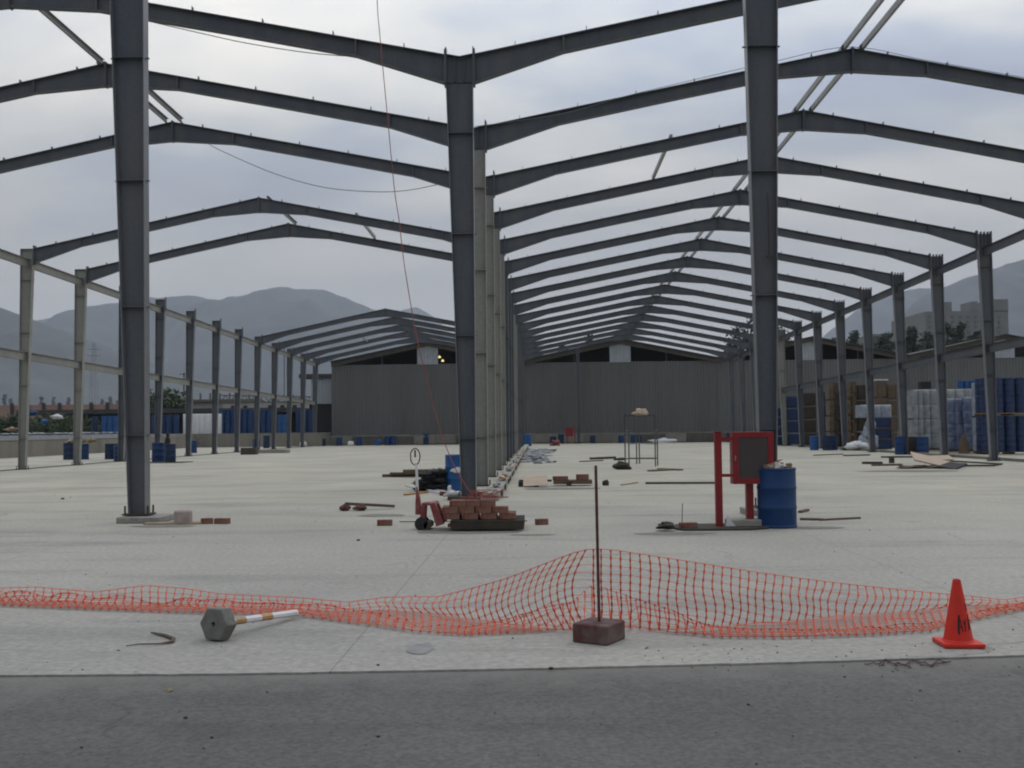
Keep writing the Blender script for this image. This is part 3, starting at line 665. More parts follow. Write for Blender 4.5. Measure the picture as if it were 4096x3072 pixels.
mb = MB(); mb.prism([(jx(1718), .405), (jx(1740), .41), (jx(1778), .10), (jx(1745), .06)], .14, .27); mb.build('fork_heel', M['redjack'], t, bevel=.006)
for s_ in (-.205, .205):
    mb = MB(); mb.box((jx(1790)+.53, s_, .075), (1.05, .15, .05)); mb.build('fork', M['redjack'], t, bevel=.006)
# move the deck up a bit handled by sizes above
# coil of red cable on the bricks
mb = MB(); rc = random.Random(2)
for k in range(9):
    a0 = rc.uniform(0, 6); rr = rc.uniform(.10, .24); cxx, cyy = bx(1930)+rc.uniform(-.07, .1), 15.52+rc.uniform(-.05, .05); h = rc.uniform(0, .08); tl = rc.uniform(-.35, .35)
    mb.tube([(cxx+rr*math.cos(a0+a*.33)*1.25, cyy+rr*math.sin(a0+a*.33)*.6, .452+h*.4+.20*max(0, math.sin(a*.33+tl*3))*(.35+abs(tl))) for a in range(20)], .0045, 6)
tag(mb.build('cable_coil', M['cable'], smooth=True), 'tangled coil of thin red cable lying on top of the brick stack', 'cable')
# bar lying through
mb = MB(); a = A(1590, 2083, 16.3); mb.tube([(a.x, 16.5, .03), (bx(2105), 16.5, .03)], .009, 6); tag(mb.build('rebar', M['plate']), 'long thin rod lying on the floor behind the brick pallet', 'rod')

# ------------------------------------------------------------------ debris around the centre column
def timber(name, u0, v0, u1, v1, w, h, m, lab, cat='timber', z=0, grp=None, sx=1):
    a = G(u0, v0, z); b = G(u1, v1, z); mb = MB(); mb.bar((a.x, a.y, z+h/2), (b.x, b.y, z+h/2), w, h)
    return tag(mb.build(name, m, bevel=.004), lab, cat, grp)
timber('timber', 1530, 1908, 1760, 1906, .18, .09, M['wood'], 'lowest grey plank of the stack left of the centre column', grp='planks by the centre column')
timber('timber', 1560, 1897, 1760, 1895, .18, .06, M['wood'], 'middle grey plank of the stack left of the centre column', z=.095, grp='planks by the centre column')
timber('timber', 1612, 1890, 1770, 1888, .18, .09, M['wood'], 'topmost grey plank of the stack left of the centre column', z=.165, grp='planks by the centre column')
mb = MB()
for k in range(26): mb.lump((-2.62+random.uniform(-.22, .28), 25.2+random.uniform(-.1, .15), .07+.42*(k//2)/13), (random.uniform(.14, .28), .22, random.uniform(.05, .09)), k, 9, amt=.45)
tag(mb.build('black_roll', M['black'], smooth=True), 'black crumpled roll of plastic beside the bright blue drum', 'plastic roll')
timber('pipe', 1625, 1946, 1800, 1985, .06, .05, M['white'], 'pale pole slanting on the floor toward the centre column, upper one', 'pole', grp='pale poles')
timber('pipe', 1680, 1952, 1815, 1980, .05, .05, M['white'], 'pale pole slanting on the floor toward the centre column, lower one', 'pole', grp='pale poles')
timber('timber', 1618, 1982, 1710, 1972, .07, .04, M['yellow'], 'short yellowish stick on the floor left of the pallet jack handle')
mb = MB(); mb.lump((-1.86, 22.2, .10), (.19, .12, .09), 5, 8); mb.lump((-1.93, 22.2, .20), (.05, .04, .08), 6, 7)
tag(mb.build('cement_bag', M['white'], smooth=True), 'white crumpled bag at the foot of the centre column', 'bag')
mb = MB(); mb.box((-1.66, 22.0, .03), (.55, .5, .10)); tag(mb.build('footing_pad', M['plate']), 'dark footing plate under the nearest centre column', 'footing')
# low curb with bags along the centre row
mb = MB(); mb.box((-1.02, 58, .08), (.34, 73, .16)); tag(mb.build('centre_kerb', mat('pale_kerb_concrete', (.30, .29, .25), .9, .25, 2), bevel=.02), kind='structure')
mb = MB()
for k in range(26): mb.box((-.84, 23.4+k*2.2+random.uniform(-.5, .5), .07), (.05, random.uniform(.2, .6), .10))
tag(mb.build('kerb_gap', M['wooddark']), kind='structure')
for k in range(16):
    mb = MB(); yy = 24.3+k*2.6+random.uniform(-.8, .8); mb.lump((0, 0, 0), (random.uniform(.07, .12), random.uniform(.12, .35), random.uniform(.04, .08)), k, 8, amt=.6)
    tag(mb.build('rubble_bag', M['ply'] if k % 3 else M['whitedull'], loc=(-.95, yy, .21)), 'pale lumpy bag on the kerb along the centre columns', 'bag', 'bags on the centre kerb')
# grey rubble heap beyond
mb = MB(); rr = random.Random(8)
for k in range(70):
    u = 2100+rr.gauss(35, 32); v = 1822+rr.gauss(0, 20)
    if v < 1796 or v > 1862: continue
    p = G(u, v); s_ = rr.uniform(.06, .22)*(p.y/40); mb.lump((p.x, p.y, s_*.1), (s_*1.6, s_*1.3, s_*.28), k, 6, amt=.6)
tag(mb.build('rubble', mat('grey_rubble', (.25, .255, .265), .9, .3, 1.5)), 'spread of pale grey rubble on the floor right of the centre columns', 'rubble', kind='stuff')

# debris pallet in the right bay
p = G(2230, 1946)
t = thing('wooden_pallet', 'broken dark pallet on the floor in the middle of the right bay', 'pallet', (.42, 26.9, 0))
MB().box((-.52, 0, .14), (.85, .12, .05)).build('deck_board', M['wooddark'], t); MB().box((.45, .1, .10), (1.0, .5, .10)).build('deck_board', M['wood'], t)
for x in (-.90, -.50, .35): MB().box((x, 0, .06), (.12, .5, .12)).build('block', M['wooddark'], t)
a = MB(); a.box((-.10, 26.55, .16), (.62, .6, .015), 0, .38, -.05); tag(a.build('plywood_sheet', M['ply']), 'pale plywood sheet leaning on the broken pallet', 'plywood')
brick(.55, 26.85, .155, .05, 'brown block on the broken pallet right of the plywood sheet', 'blocks on the broken pallet', (1.7, 1, 1.1))
brick(1.12, 26.85, .155, .0, 'dark square block at the right end of the broken pallet', 'blocks on the broken pallet', (1.4, 1, 1.6))
mb = MB(); mb.lump((0, 0, 0), (.09, .09, .08), 3, 7); tag(mb.build('rock', M['olive'], loc=(1.72, 26.9, .06)), 'small dark lump on the floor right of the rusty pole', 'lump')
timber('timber', 2486, 1942, 2550, 1932, .06, .03, M['tan'], 'short pale stick right of the small dark lump')
timber('timber', 2582, 1936, 2870, 1935, .10, .05, M['wooddark'], 'long dark bar lying left of the red cabinet')
timber('timber', 2368, 1838, 2455, 1834, .30, .10, M['wooddark'], 'dark plank lying left of the scaffold frame')
timber('timber', 2320, 1848, 2410, 1844, .12, .05, M['wood'], 'thin grey stick lying in front of the dark plank')
timber('timber', 2600, 1886, 2700, 1880, .25, .05, M['wood'], 'grey plank crossing at the foot of the scaffold, nearer one')
timber('timber', 2640, 1878, 2722, 1882, .25, .05, M['wood'], 'grey plank crossing at the foot of the scaffold, farther one')
mb = MB(); mb.lump((0, 0, 0), (.30, .25, .16), 13, 8); tag(mb.build('rag_heap', M['olive'], loc=tuple(G(2490, 1878))[:2]+(.10,), smooth=True), 'dark green heap at the left foot of the scaffold', 'rag heap')
mb = MB(); mb.lump((0, 0, 0), (.30, .3, .07), 14, 8); tag(mb.build('rag_heap', M['olive'], loc=tuple(G(2478, 1841))[:2]+(.04,), smooth=True), 'flat dark heap on the floor behind the scaffold left leg', 'rag heap')
# scaffold
t = thing('scaffold', 'thin grey scaffold trestle standing in the right bay', 'scaffold', (3.95, 40.2, 0), -.03)
for x, y in ((-.62, -.3), (.52, -.5), (-.44, .3), (.66, .15), (-.02, 2.2), (.12, 2.6)): MB().tube([(x, y, 0), (x, y, 1.32 if y > 2 else 1.42)], .026, 8).build('upright', M['cprail'], t)
for a, b in (((-.62, -.3, .30), (.52, -.5, .30)), ((-.44, .3, .30), (.66, .15, .30)), ((-.62, -.3, 1.22), (.52, -.5, 1.22)), ((-.62, -.3, 1.38), (-.44, .3, 1.38)), ((.52, -.5, 1.38), (.66, .15, 1.38)), ((-.44, .3, .85), (-.02, 2.2, .85)), ((.66, .15, .85), (.12, 2.6, .85)), ((-.44, .3, 1.22), (.66, .15, 1.22)), ((-.02, 2.2, 1.22), (.12, 2.6, 1.22))):
    MB().tube([a, b], .022, 6).build('cross_bar', M['cprail'], t)
mb = MB(); 
for x, y in ((-.62, -.3), (.52, -.5)): mb.tube([(x, y, 1.42), (x, y, 2.0)], .022, 8)
mb.tube([(-.62, -.3, 1.95), (.52, -.5, 1.95)], .022, 6); mb.build('guard_rail', M['plate'], t)
mb = MB(); mb.lump((0, 0, 0), (.26, .16, .13), 21, 9, amt=.5); mb.lump((.12, 0, .0), (.13, .14, .13), 22, 8, amt=.5)
p = A(2562, 1676, 40.0); tag(mb.build('cloth_bundle', M['ply'], loc=(p.x, p.y-.2, 2.06), smooth=True), 'pale cloth bundle resting on top of the scaffold', 'bundle')

# debris near the left of centre
mb = MB(); mb.bar((-3.66, 19.4, .12), (-2.75, 19.6, .05), .07, .05); mb.build
tag(mb.build('timber', M['wood']), 'grey wooden batten propped on a small lump left of the pallet jack', 'timber')
mb = MB(); mb.lump((0, 0, 0), (.10, .1, .07), 31, 7); mb.lump((.28, 0, 0), (.12, .1, .06), 32, 7); tag(mb.build('scrap_heap', M['rust'], loc=(-3.62, 19.2, .05)), 'small heap of rusty scraps under the grey batten', 'scrap')

# planks and plywood on the right
timber('timber', 3448, 1856, 3530, 1856, .25, .09, M['wooddark'], 'dark red plank lying right of the blue drum in the right bay', grp='planks in the right bay')
timber('timber', 3490, 1864, 3605, 1862, .2, .07, M['wood'], 'brown plank overlapping the dark red plank', grp='planks in the right bay')
mb = MB(); p = G(3567, 1859); mb.box((p.x, p.y, .16), (.16, .16, .2)); tag(mb.build('wood_block', M['wooddark']), 'small dark block standing on the brown plank', 'block')
timber('timber', 3526, 1831, 3800, 1829, .22, .07, M['wooddark'], 'long thin plank lying before the blue drums at the right columns', grp='planks in the right bay')
timber('timber', 3256, 1823, 3370, 1818, .1, .05, M['wood'], 'thin pale stick beyond the plank, near the right columns', grp='planks in the right bay')
timber('timber', 3376, 1824, 3476, 1822, .2, .06, M['wooddark'], 'dark stick joined to the end of the thin pale stick', grp='planks in the right bay')
timber('timber', 3200, 2080, 3295, 2082, .07, .035, M['wood'], 'curved grey batten lying right of the near blue drum, longer part')
timber('timber', 3280, 2083, 3440, 2075, .05, .03, M['wood'], 'thin grey batten lying farther right of the near blue drum')
timber('timber', 3200, 2052, 3230, 2044, .07, .04, M['wood'], 'short batten poking out behind the near blue drum')
def panel(c, d, rz, rx, ry, m, name, lab, cat):
    mb = MB(); mb.box((0, 0, 0), d, rz, rx, ry); return tag(mb.build(name, m, loc=c), lab, cat)
p = G(3735, 1872)
panel((p.x+.0, p.y+.1, .25), (1.35, 1.0, .05), -.15, .26, .24, M['ply'], 'plywood_sheet', 'tilted pale plywood sheet on the scrap pile at right', 'plywood')
panel((p.x+.45, p.y+.55, .33), (.8, .4, .03), .1, .35, -.02, M['ply'], 'plywood_sheet', 'smaller pale plywood piece behind the tilted sheet at right', 'plywood')
mb = MB()
for k in range(7): mb.lump((-.8+.22*k, random.uniform(-.2, .2), .05), (.28, .25, .05), 40+k, 7, amt=.5)
tag(mb.build('scrap_heap', M['wood'], loc=(p.x-.25, p.y-.1, .0)), 'low dark scrap pile under the tilted plywood sheet', 'scrap')
p = G(3810, 1875); panel((p.x, p.y, .10), (.62, .7, .05), .5, .1, -.22, M['black'], 'plastic_sheet', 'black sheet leaning at the right end of the tilted plywood', 'panel')
p = G(3880, 1868)
mb = MB(); mb.bar((-.75, .5, .22), (1.0, -.15, .10), .12, .05); mb.bar((-.6, -.2, .06), (.7, -.3, .06), .1, .06); mb.bar((.7, -.3, .06), (1.05, -.1, .10), .1, .05); mb.box((-.45, 0, .09), (.5, .5, .10)); 
tag(mb.build('broken_crate', M['wooddark'], loc=(p.x, p.y, 0)), 'broken dark wooden frame right of the black panel', 'wooden frame')
p = G(3810, 1884); timber('timber', 3805, 1868, 3835, 1862, .12, .05, M['blue2'], 'short bluish board between the black panel and wooden frame')

# ------------------------------------------------------------------ drums around the yard
LR = 'loose drums by the left columns'
far_drum(-26.35, 57.4, 0, 'navy', 'dark drum left of the second visible left column, topped by rubbish', LR, r=.36, h=.95)
far_drum(-25.55, 57.3, 0, 'blue', 'blue drum just left of the second visible left column', LR, r=.31)
mb = MB()
for k in range(6): mb.lump((-.5+.25*k, 0, .06+.05*(k % 2)), (.22, .2, .12), 60+k, 7, amt=.5)
tag(mb.build('rubbish_heap', M['tan'], loc=(-25.75, 57.3, .95)), 'pale rubbish heap piled on the dark and blue drums at left', 'rubbish')
far_drum(-24.15, 57.6, 0, 'navy', 'dark blue drum right of the second visible left column, left one', LR)
far_drum(-23.30, 57.2, 0, 'navy', 'dark blue drum with pale marks right of the second left column', LR, r=.36)
far_drum(-22.65, 57.6, 0, 'blue', 'blue drum right of the marked dark drum', LR, r=.29)
far_drum(-21.9, 53.4, 0, 'blue', 'blue drum just left of the tall left post, nearer one', LR, h=.80)
far_drum(-21.5, 54.8, 0, 'blue', 'blue drum just left of the tall left post, farther one', LR, h=1.0)
far_drum(-18.9, 50.9, 0, 'blue', 'blue drum beside the fourth left column, left of the pair', LR, r=.34, h=.98)
far_drum(-17.95, 49.9, 0, 'navy', 'blue drum right of the tall left post, right of the pair', LR, r=.26, h=.92)
mb = MB(); mb.box((-18.4, 50.2, .015), (2.4, 1.6, .03)); tag(mb.build('drip_board', M['wooddark']), 'dark flat board under the two blue drums right of the tall left post', 'board')
mb = MB(); mb.lump((-18.32, 50.5, 1.0), (.14, .14, .30), 77, 7, amt=.2); mb.lump((-18.3, 50.5, 1.36), (.09, .09, .1), 78, 7, amt=.2); tag(mb.build('dark_bag', M['black'], loc=(0, 0, 0), smooth=True), 'dark bag perched between the two blue drums', 'bag')
p = G(826, 1808); far_drum(p.x, p.y-3, 0, 'blue', 'lone blue drum between two left columns', LR)
p = G(1053, 1801); far_drum(p.x, p.y-2, 0, 'blue', 'blue drum left of the fifth far column', LR)
p = G(1078, 1792); far_drum(p.x, p.y-1, 0, 'navy', 'dark drum right behind the small blue drum at the far columns', LR, h=1.1)
mb = MB(); p = G(998, 1818); mb.box((p.x, p.y, .22), (1.0, .6, .44)); tag(mb.build('crate', M['plate'], bevel=.02), 'dark low crate lying on the floor at the far left columns', 'crate')
p = G(1085, 1812); mb = MB(); mb.box((p.x, p.y, .12), (2.4, .8, .24)); tag(mb.build('concrete_block', M['conc'], bevel=.02), 'long grey concrete block right of the dark crate', 'block')
FW_ = 'drums along the far dock wall'
for u, col, lie, h, nm in ((1225, 'blue', 0, .95, 'pair left of the corrugated wall corner, left'), (1250, 'blue2', 0, .9, 'pair left of the corrugated wall corner, right'), (1292, 'navy', 0, .7, 'small one near the corrugated wall corner'),
        (1357, 'blue', 0, .82, 'first one under the corrugated wall'), (1436, 'blue', 0, .85, 'second one under the corrugated wall'), (1515, 'blue2', 1, .9, 'one lying on its side'),
        (1550, 'blue', 0, .9, 'left of the touching pair'), (1573, 'blue', 0, .9, 'right of the touching pair'), (1704, 'navy', 0, .75, 'under the blue funnel'), (2110, 'blue2', 0, 1.0, 'right beside the centre row end'),
        (2211, 'navy', 0, .7, 'dark one left of the small red cabinet'), (2244, 'navy', 0, .9, 'next to the small red cabinet'), (2371, 'navy', 0, .75, 'right of the lone wall post'), (2485, 'blue', 0, .75, 'seen left of the scaffold legs'),
        (2534, 'blue', 0, .75, 'seen between the scaffold legs, left'), (2557, 'navy', 0, .75, 'seen between the scaffold legs, right'), (2918, 'navy', 0, .9, 'seen above the red cabinet rail')):
    p = A(u, 1770, 99.5 if u != 2110 else 88); far_drum(p.x, p.y, 0, col, 'distant blue drum by the dock wall, ' + nm, FW_, lie=bool(lie), h=h, r=.29 if u != 2110 else .36)
p = A(1705, 1750, 99.5); mb = MB(); mb.lathe([(.12, 0), (.34, .32), (.36, .36)], n=12); tag(mb.build('funnel', M['blue2'], loc=(p.x, p.y, .76)), 'blue funnel on a dark drum by the far dock wall', 'funnel')
p = A(2282, 1760, 98.6); t = thing('hose_cabinet', 'small distant red cabinet by the far dock wall in the right bay', 'cabinet', (p.x, p.y, 0))
MB().box((-.12, 0, 1.12), (.72, .25, .85)).build('case', M['red'], t); MB().box((-.30, .0, .35), (.08, .08, .70)).build('post', M['red'], t); MB().box((.42, .0, .75), (.10, .10, 1.5)).build('post', M['red'], t)
p = A(2222, 1780, 88); mb = MB(); mb.lump((0, 0, .2), (.45, .3, .28), 91, 8, amt=.6); tag(mb.build('debris_heap', M['redjack'], loc=(p.x, p.y, 0)), 'small red and white debris heap near the far end of the right bay', 'debris')
p = A(2660, 1760, 99); mb = MB(); mb.lump((0, 0, .12), (1.2, .5, .3), 92, 10, amt=.4); tag(mb.build('sheet_heap', M['white'], loc=(p.x, p.y, 0), smooth=True), 'white sheeting heaped by the far wall right of the scaffold', 'sheeting')
p = A(1402, 1790, 98); mb = MB(); mb.lump((0, 0, .15), (.3, .3, .3), 93, 8, amt=.4); tag(mb.build('white_bag', M['white'], loc=(p.x, p.y, 0), smooth=True), 'white bag by the far dock wall in the left bay', 'bag')
p = A(1215, 1790, 96); mb = MB(); mb.lump((0, 0, .2), (.35, .3, .35), 94, 8, amt=.4); tag(mb.build('white_bag', M['white'], loc=(p.x, p.y, 0), smooth=True), 'white bag at the foot of the last left columns', 'bag')

# double-stacked drums on the raised yard
def row(u0, u1, vt, col, grp, lab, Y=100.0, z0=1.30, layers=2, depth=1, r=.29):
    x0, x1 = A(u0, 1740, Y).x, A(u1, 1740, Y).x; n = max(1, int(round((x1-x0)/(2*r+.02)))); ztop = A((u0+u1)/2, vt, Y).z; h = (ztop-z0)/layers-.02
    for k in range(n):
        for l_ in range(layers):
            for d in range(depth):
                far_drum(x0+r+k*(x1-x0-2*r)/max(1, n-1), Y+d*.6, z0+l_*(h+.02), col, lab, grp, h=round(h, 2), r=r)
row(366, 404, 1666, 'navy', 'double-stacked drums on the raised yard, left lot', 'dark blue drum in the double stack farthest left on the raised yard', 90)
row(406, 478, 1664, 'blue2', 'double-stacked drums on the raised yard, left lot', 'blue drum in the double stack left of the tall left post', 90)
row(606, 716, 1660, 'blue', 'double-stacked drums right of the tall left post', 'blue drum in the wrapped double stack right of the tall left post', 97.9)
row(877, 1015, 1637, 'blue', 'tall blue drum lots on the raised yard', 'blue drum in the tall double stack right of the white wrapped load', 98.4)
row(1042, 1090, 1637, 'blue', 'middle blue drum lots', 'blue drum in the double stack seen between far left columns', 98.4)
row(1109, 1150, 1658, 'blue2', 'shiny blue drum lots', 'shiny blue drum in the double stack at the far left columns', 98.4)
row(1184, 1255, 1637, 'blue', 'rear blue drum lots', 'blue drum in the double stack nearest the warehouse corner', 99.5)
# white shrink-wrapped load
def wrapped(u0, u1, vt, Y, z0, m, lab, layers=2, grp=None, pallet=True, bulge=6):
    x0, x1 = A(u0, 1740, Y).x, A(u1, 1740, Y).x; zt = A((u0+u1)/2, vt, Y).z
    t = thing('wrapped_load', lab, 'pallet load', ((x0+x1)/2, Y, z0), group=grp); w = x1-x0; H_ = zt-z0
    if pallet: MB().box((0, .5, .07), (w, 1.0, .13)).build('pallet', M['wood'], t)
    zb = .14 if pallet else 0; hh = (H_-zb)/layers
    for l_ in range(layers):
        mb = MB(); z1 = zb+l_*hh; n = max(2, int(round(w/.55))); seg = 8
        pts = []
        for k in range(n):
            for q_ in range(seg):
                a = math.pi*q_/seg; pts.append((-w/2+w*(k+.5-.5*math.cos(a))/n, -.10*math.sin(a)))
        pts.append((w/2, 0)); b = len(mb.v); m_ = len(pts)
        for z_, s_ in ((z1, .96), (z1+.06, 1), (z1+hh*.5, 1.0), (z1+hh-.10, 1), (z1+hh-.03, .93), (z1+hh-.01, .8)):
            for x, y in pts: mb.v.append((x*(.97+.03*s_), y*s_+(1-s_)*.25, z_))
            mb.v.append((w/2*(.97+.03*s_), 1.0, z_)); mb.v.append((-w/2*(.97+.03*s_), 1.0, z_))
        mm = m_+2
        for r_ in range(5):
            for k in range(mm): k2 = (k+1) % mm; mb.f.append((b+r_*mm+k, b+r_*mm+k2, b+(r_+1)*mm+k2, b+(r_+1)*mm+k))
        mb.f.append(tuple(b+5*mm+k for k in range(mm)))
        mb.build('wrapped_layer', m, t, auto=50)
        if l_ and pallet and l_ % 2 == 0: MB().box((0, .5, z1), (w+.02, 1.0, .09)).build('pallet', M['wooddark'], t)
    return t
wrapped(732, 886, 1655, 98.0, 1.28, M['white'], 'white shrink-wrapped load of containers on the raised yard', 1, pallet=False)
# ---- right-hand yard
def box_stack(u0, u1, vt, Y, m, lab, n, cat='crate', name='crate', z0=0, grp=None):
    x0, x1 = A(u0, 1740, Y).x, A(u1, 1740, Y).x; zt = A((u0+u1)/2, vt, Y).z; h = (zt-z0)/n
    for k in range(n):
        mb = MB(); w = x1-x0; mb.box((0, .5, h/2), (w*.93, 1.0, h-.07)); mb.box((0, -.015, h/2), (w*.8, .03, h*.7))
        for s_ in (-1, 1): mb.box((s_*w*.47, -.02, h/2), (.04, .05, h-.05))
        tag(mb.build(name, m, loc=((x0+x1)/2+random.uniform(-.02, .02), Y, z0+k*h), bevel=.015), lab, cat, grp or lab[:40])
bg = 'blue drums stacked four high at the right edge'
for l_ in range(4):
    for k in range(5):
        for d in range(2):
            far_drum(22.15+k*.56, 51.6+d*.6, .14+l_*.88+(.13 if l_ > 1 else 0), 'blue3', 'blue drum in the four-high stack at the right edge, %s layer' % ('bottom', 'second', 'third', 'top')[l_], bg, r=.275, h=.86)
for z in (.07, 1.97):
    t = thing('wooden_pallet', 'yellowish pallet %s the right edge blue drum stack' % ('under' if z < 1 else 'halfway up'), 'pallet', (23.3, 51.9, z-.06), group='pallets of the right edge drum stack')
    MB().box((0, 0, .10), (2.9, 1.2, .03)).build('deck_board', M['wood'] if z < 1 else M['yellow'], t)
    for k in (-1, 0, 1): MB().box((k*1.3, 0, .042), (.14, 1.1, .08)).build('block', M['wooddark'], t)
RG = 'shrink-wrapped pallet loads beyond the right columns'
wrapped(3924, 3996, 1528, 52.6, 0, M['wrap'], 'pale shrink-wrapped load right of the nearest right column, four layers tall', 4, RG)
wrapped(3786, 3856, 1594, 54.5, .05, M['wrapblue'], 'blue containers in pale stretch wrap, left load between the two nearest right columns', 4, RG)
wrapped(3857, 3926, 1588, 54.3, .05, M['wrapblue'], 'blue containers in pale stretch wrap, right load between the two nearest right columns', 4, RG)
wrapped(3656, 3694, 1558, 57.5, .05, M['whitedull'], 'yellowish white container stack at the left end of the white loads', 4, RG)
wrapped(3690, 3790, 1557, 58.0, .05, M['whitedull'], 'stack of white containers left of the stretch-wrapped blue loads', 4, RG)
wrapped(3786, 3940, 1556, 61.0, .05, M['whitedull'], 'long row of white containers behind the stretch-wrapped blue loads', 4, RG)
for u, v0, v1, nm in ((3706, 1528, 1556, 'black box'),):
    p0 = A(3687, v0, 58.3); p1 = A(3726, v1, 58.3); mb = MB(); mb.box(((p0.x+p1.x)/2, 58.6, (p0.z+p1.z)/2+.02), (p1.x-p0.x, .6, p0.z-p1.z)); tag(mb.build('crate', M['black'], bevel=.01), 'black box on top of the white container stack', 'box')
for k, u in enumerate((3845, 3868, 3892, 3912)):
    p = A(u, 1554, 61.5); far_drum(p.x, 61.6, p.z+.02, 'blue2', 'short blue drum on top of the long white container row', 'blue drums on the white row', h=.44, r=.17)
box_stack(3624, 3657, 1595, 59.0, M['black'], 'black crate in the stack left of the white containers', 4)
box_stack(3494, 3567, 1669, 63.0, M['blue3'], 'blue crate in the stack behind the right columns under a white bundle', 3)
wrapped(3443, 3568, 1619, 63.5, A(3500, 1670, 63.5).z, M['wrap'], 'white wrapped bundle lying on the blue crates', 1, pallet=False)
box_stack(3512, 3551, 1522, 66.0, M['card'], 'tall brown cardboard carton column with a white top', 4, 'carton', 'carton')
box_stack(3553, 3590, 1536, 66.5, M['card'], 'tall brown carton column right of the white-topped one', 4, 'carton', 'carton')
box_stack(3494, 3510, 1534, 67, M['redjack'], 'narrow reddish carton column left of the white-topped one', 3, 'carton', 'carton')
p = A(3531, 1522, 66); mb = MB(); mb.box((p.x, 66.4, p.z+.05), (.75, .7, .08)); tag(mb.build('lid_sheet', M['white']), 'white sheet on top of the tallest carton column', 'sheet')
box_stack(3320, 3337, 1535, 70, M['tanbale'], 'tall tan sack column behind the sixth right column, left half', 4, 'sack bale', 'sack_bale')
box_stack(3341, 3357, 1528, 70.3, M['card'], 'tall tan sack column behind the sixth right column, right half', 5, 'sack bale', 'sack_bale')
box_stack(3388, 3405, 1532, 69, M['tanbale'], 'tall brown bale column left of the dark gap beside the cartons', 4, 'bale', 'bale')
box_stack(3411, 3428, 1524, 69.4, M['card'], 'tall brown bale column right of the dark gap beside the cartons', 5, 'bale', 'bale')
box_stack(3360, 3386, 1560, 71, M['black'], 'black bale column between the tan sacks and brown bales', 4, 'bale', 'bale')
box_stack(3434, 3466, 1538, 70, M['wooddark'], 'tall dark brown bale column beside the brown bales', 4, 'bale', 'bale')
box_stack(3215, 3267, 1570, 74, M['wooddark'], 'dark rack bay full of black goods behind the seventh right column', 4, 'crate', 'crate')
box_stack(3288, 3302, 1566, 74, M['blue3'], 'narrow blue crate column beside the dark rack', 4)
box_stack(3304, 3328, 1564, 75, M['black'], 'black crate column between blue crates and tan sacks', 4)
box_stack(3145, 3200, 1583, 78, M['blue3'], 'blue crate in the stack behind the pale column', 4)
box_stack(3105, 3143, 1630, 79, M['blue3'], 'blue crate stacked just right of the tall right post', 4)
mb = MB(); p = A(3417, 1785, 62)
for k in range(3): mb.lump((-.3+.3*k, 0, .25+.08*(k % 2)), (.42, .4, .22), 95+k, 9, amt=.25)
tag(mb.build('sack_heap', M['white'], loc=(p.x, 61.5, 0), smooth=True), 'white sacks heaped at the foot of the brown bales', 'sacks')
for k in range(4):
    p = A(3470+14*k, 1700, 62.3); mb = MB(); mb.lump((0, 0, 0), (.30, .25, .42), 105+k, 8, amt=.3); tag(mb.build('wrapped_bag', M['wrap'], loc=(p.x-.3, 62.2, .45+.55*(k % 3)), smooth=True), 'limp translucent bag hanging on the front of the bale stack', 'bag', 'translucent bags on the bales')
RD = 'loose drums by the right columns'
for u, Y, col, r, h, nm in ((3257, 63.5, 'blue2', .27, .88, 'blue drum at the foot of the seventh right column'), (3310, 63, 'navy', .30, .9, 'dark blue drum between the far right columns, left one'), (3334, 63.4, 'blue', .26, .9, 'dark blue drum between the far right columns, right one'),
        (3601, 52.5, 'blue', .27, .92, 'blue drum standing left of the brown box at the right columns'), (3690, 52.0, 'blue', .31, .90, 'blue drum standing right of the brown box at the right columns')):
    p = A(u, 1800, Y); far_drum(p.x, Y, 0, col, nm, RD, r=r, h=h)
p = A(3645, 1800, 52.6); mb = MB(); mb.box((p.x, 52.7, .45), (.42, .5, .9)); tag(mb.build('crate', M['wooddark'], bevel=.02), 'dark brown box between two blue drums at the right columns', 'box')
p = A(3880, 1800, 51.5); mb = MB(); mb.lathe([(.30, 0), (.22, .5), (.10, .95)], n=8); tag(mb.build('brown_cone', M['card'], loc=(p.x, 52.2, .04)), 'brown tapering sack standing before the wrapped blue loads', 'sack')

# ------------------------------------------------------------------ left background
t = thing('boundary_wall', 'long faded pink brick wall with dark posts beyond the left yard', 'wall')
x0, x1 = A(-200, 1620, 130).x, A(560, 1620, 130).x
mb = MB(); mb.box(((x0+x1)/2, 130, 2.6), (x1-x0, .25, 5.0), 0); mb.build('wall_face', M['pink'], t)
for k in range(13): MB().box((x0+k*(x1-x0)/12, 129.7, 2.7), (.35, .3, 5.3)).build('pier', M['roofdark'], t)
t = thing('shelter', 'long low shelter with a dark roof behind the blue drums', 'shelter')
x0, x1 = A(120, 1650, 112).x, A(1180, 1650, 108).x
mb = MB(); mb.box(((x0+x1)/2, 112, 3.75), (x1-x0, 6, .45)); mb.build('roof', M['roofdark'], t)
mb = MB(); mb.box(((x0+x1)/2, 115.1, 2.4), (x1-x0, .2, 2.6)); mb.build('back_wall', M['black'], t)
for k in range(9): MB().box((x0+k*(x1-x0)/8, 109.2, 2.4), (.2, .2, 2.4)).build('post', M['roofdark'], t)
t = thing('shed', 'pale unfinished block building with column stubs behind the far left columns', 'building', (A(880, 1600, 135).x, 135, 0))
MB().box((0, 2, 2.7), (8.5, 4, 5.2)).build('wall', M['pale'], t); MB().box((0, 2, 5.55), (9.4, 5, .35)).build('roof', M['fascia'], t)
for k in range(7): MB().box((-3.9+k*1.3, 0, 6.1), (.18, .18, .9)).build('column_stub', M['fascia'], t)
for k in range(3): MB().box((-2.6+k*2.6, -.03, 3.6), (1.1, .1, 1.3)).build('window', M['black'], t)
t = thing('shed', 'pale open-fronted building with a truss roof right of the unfinished block building', 'building', (A(1000, 1600, 132).x, 132, 0))
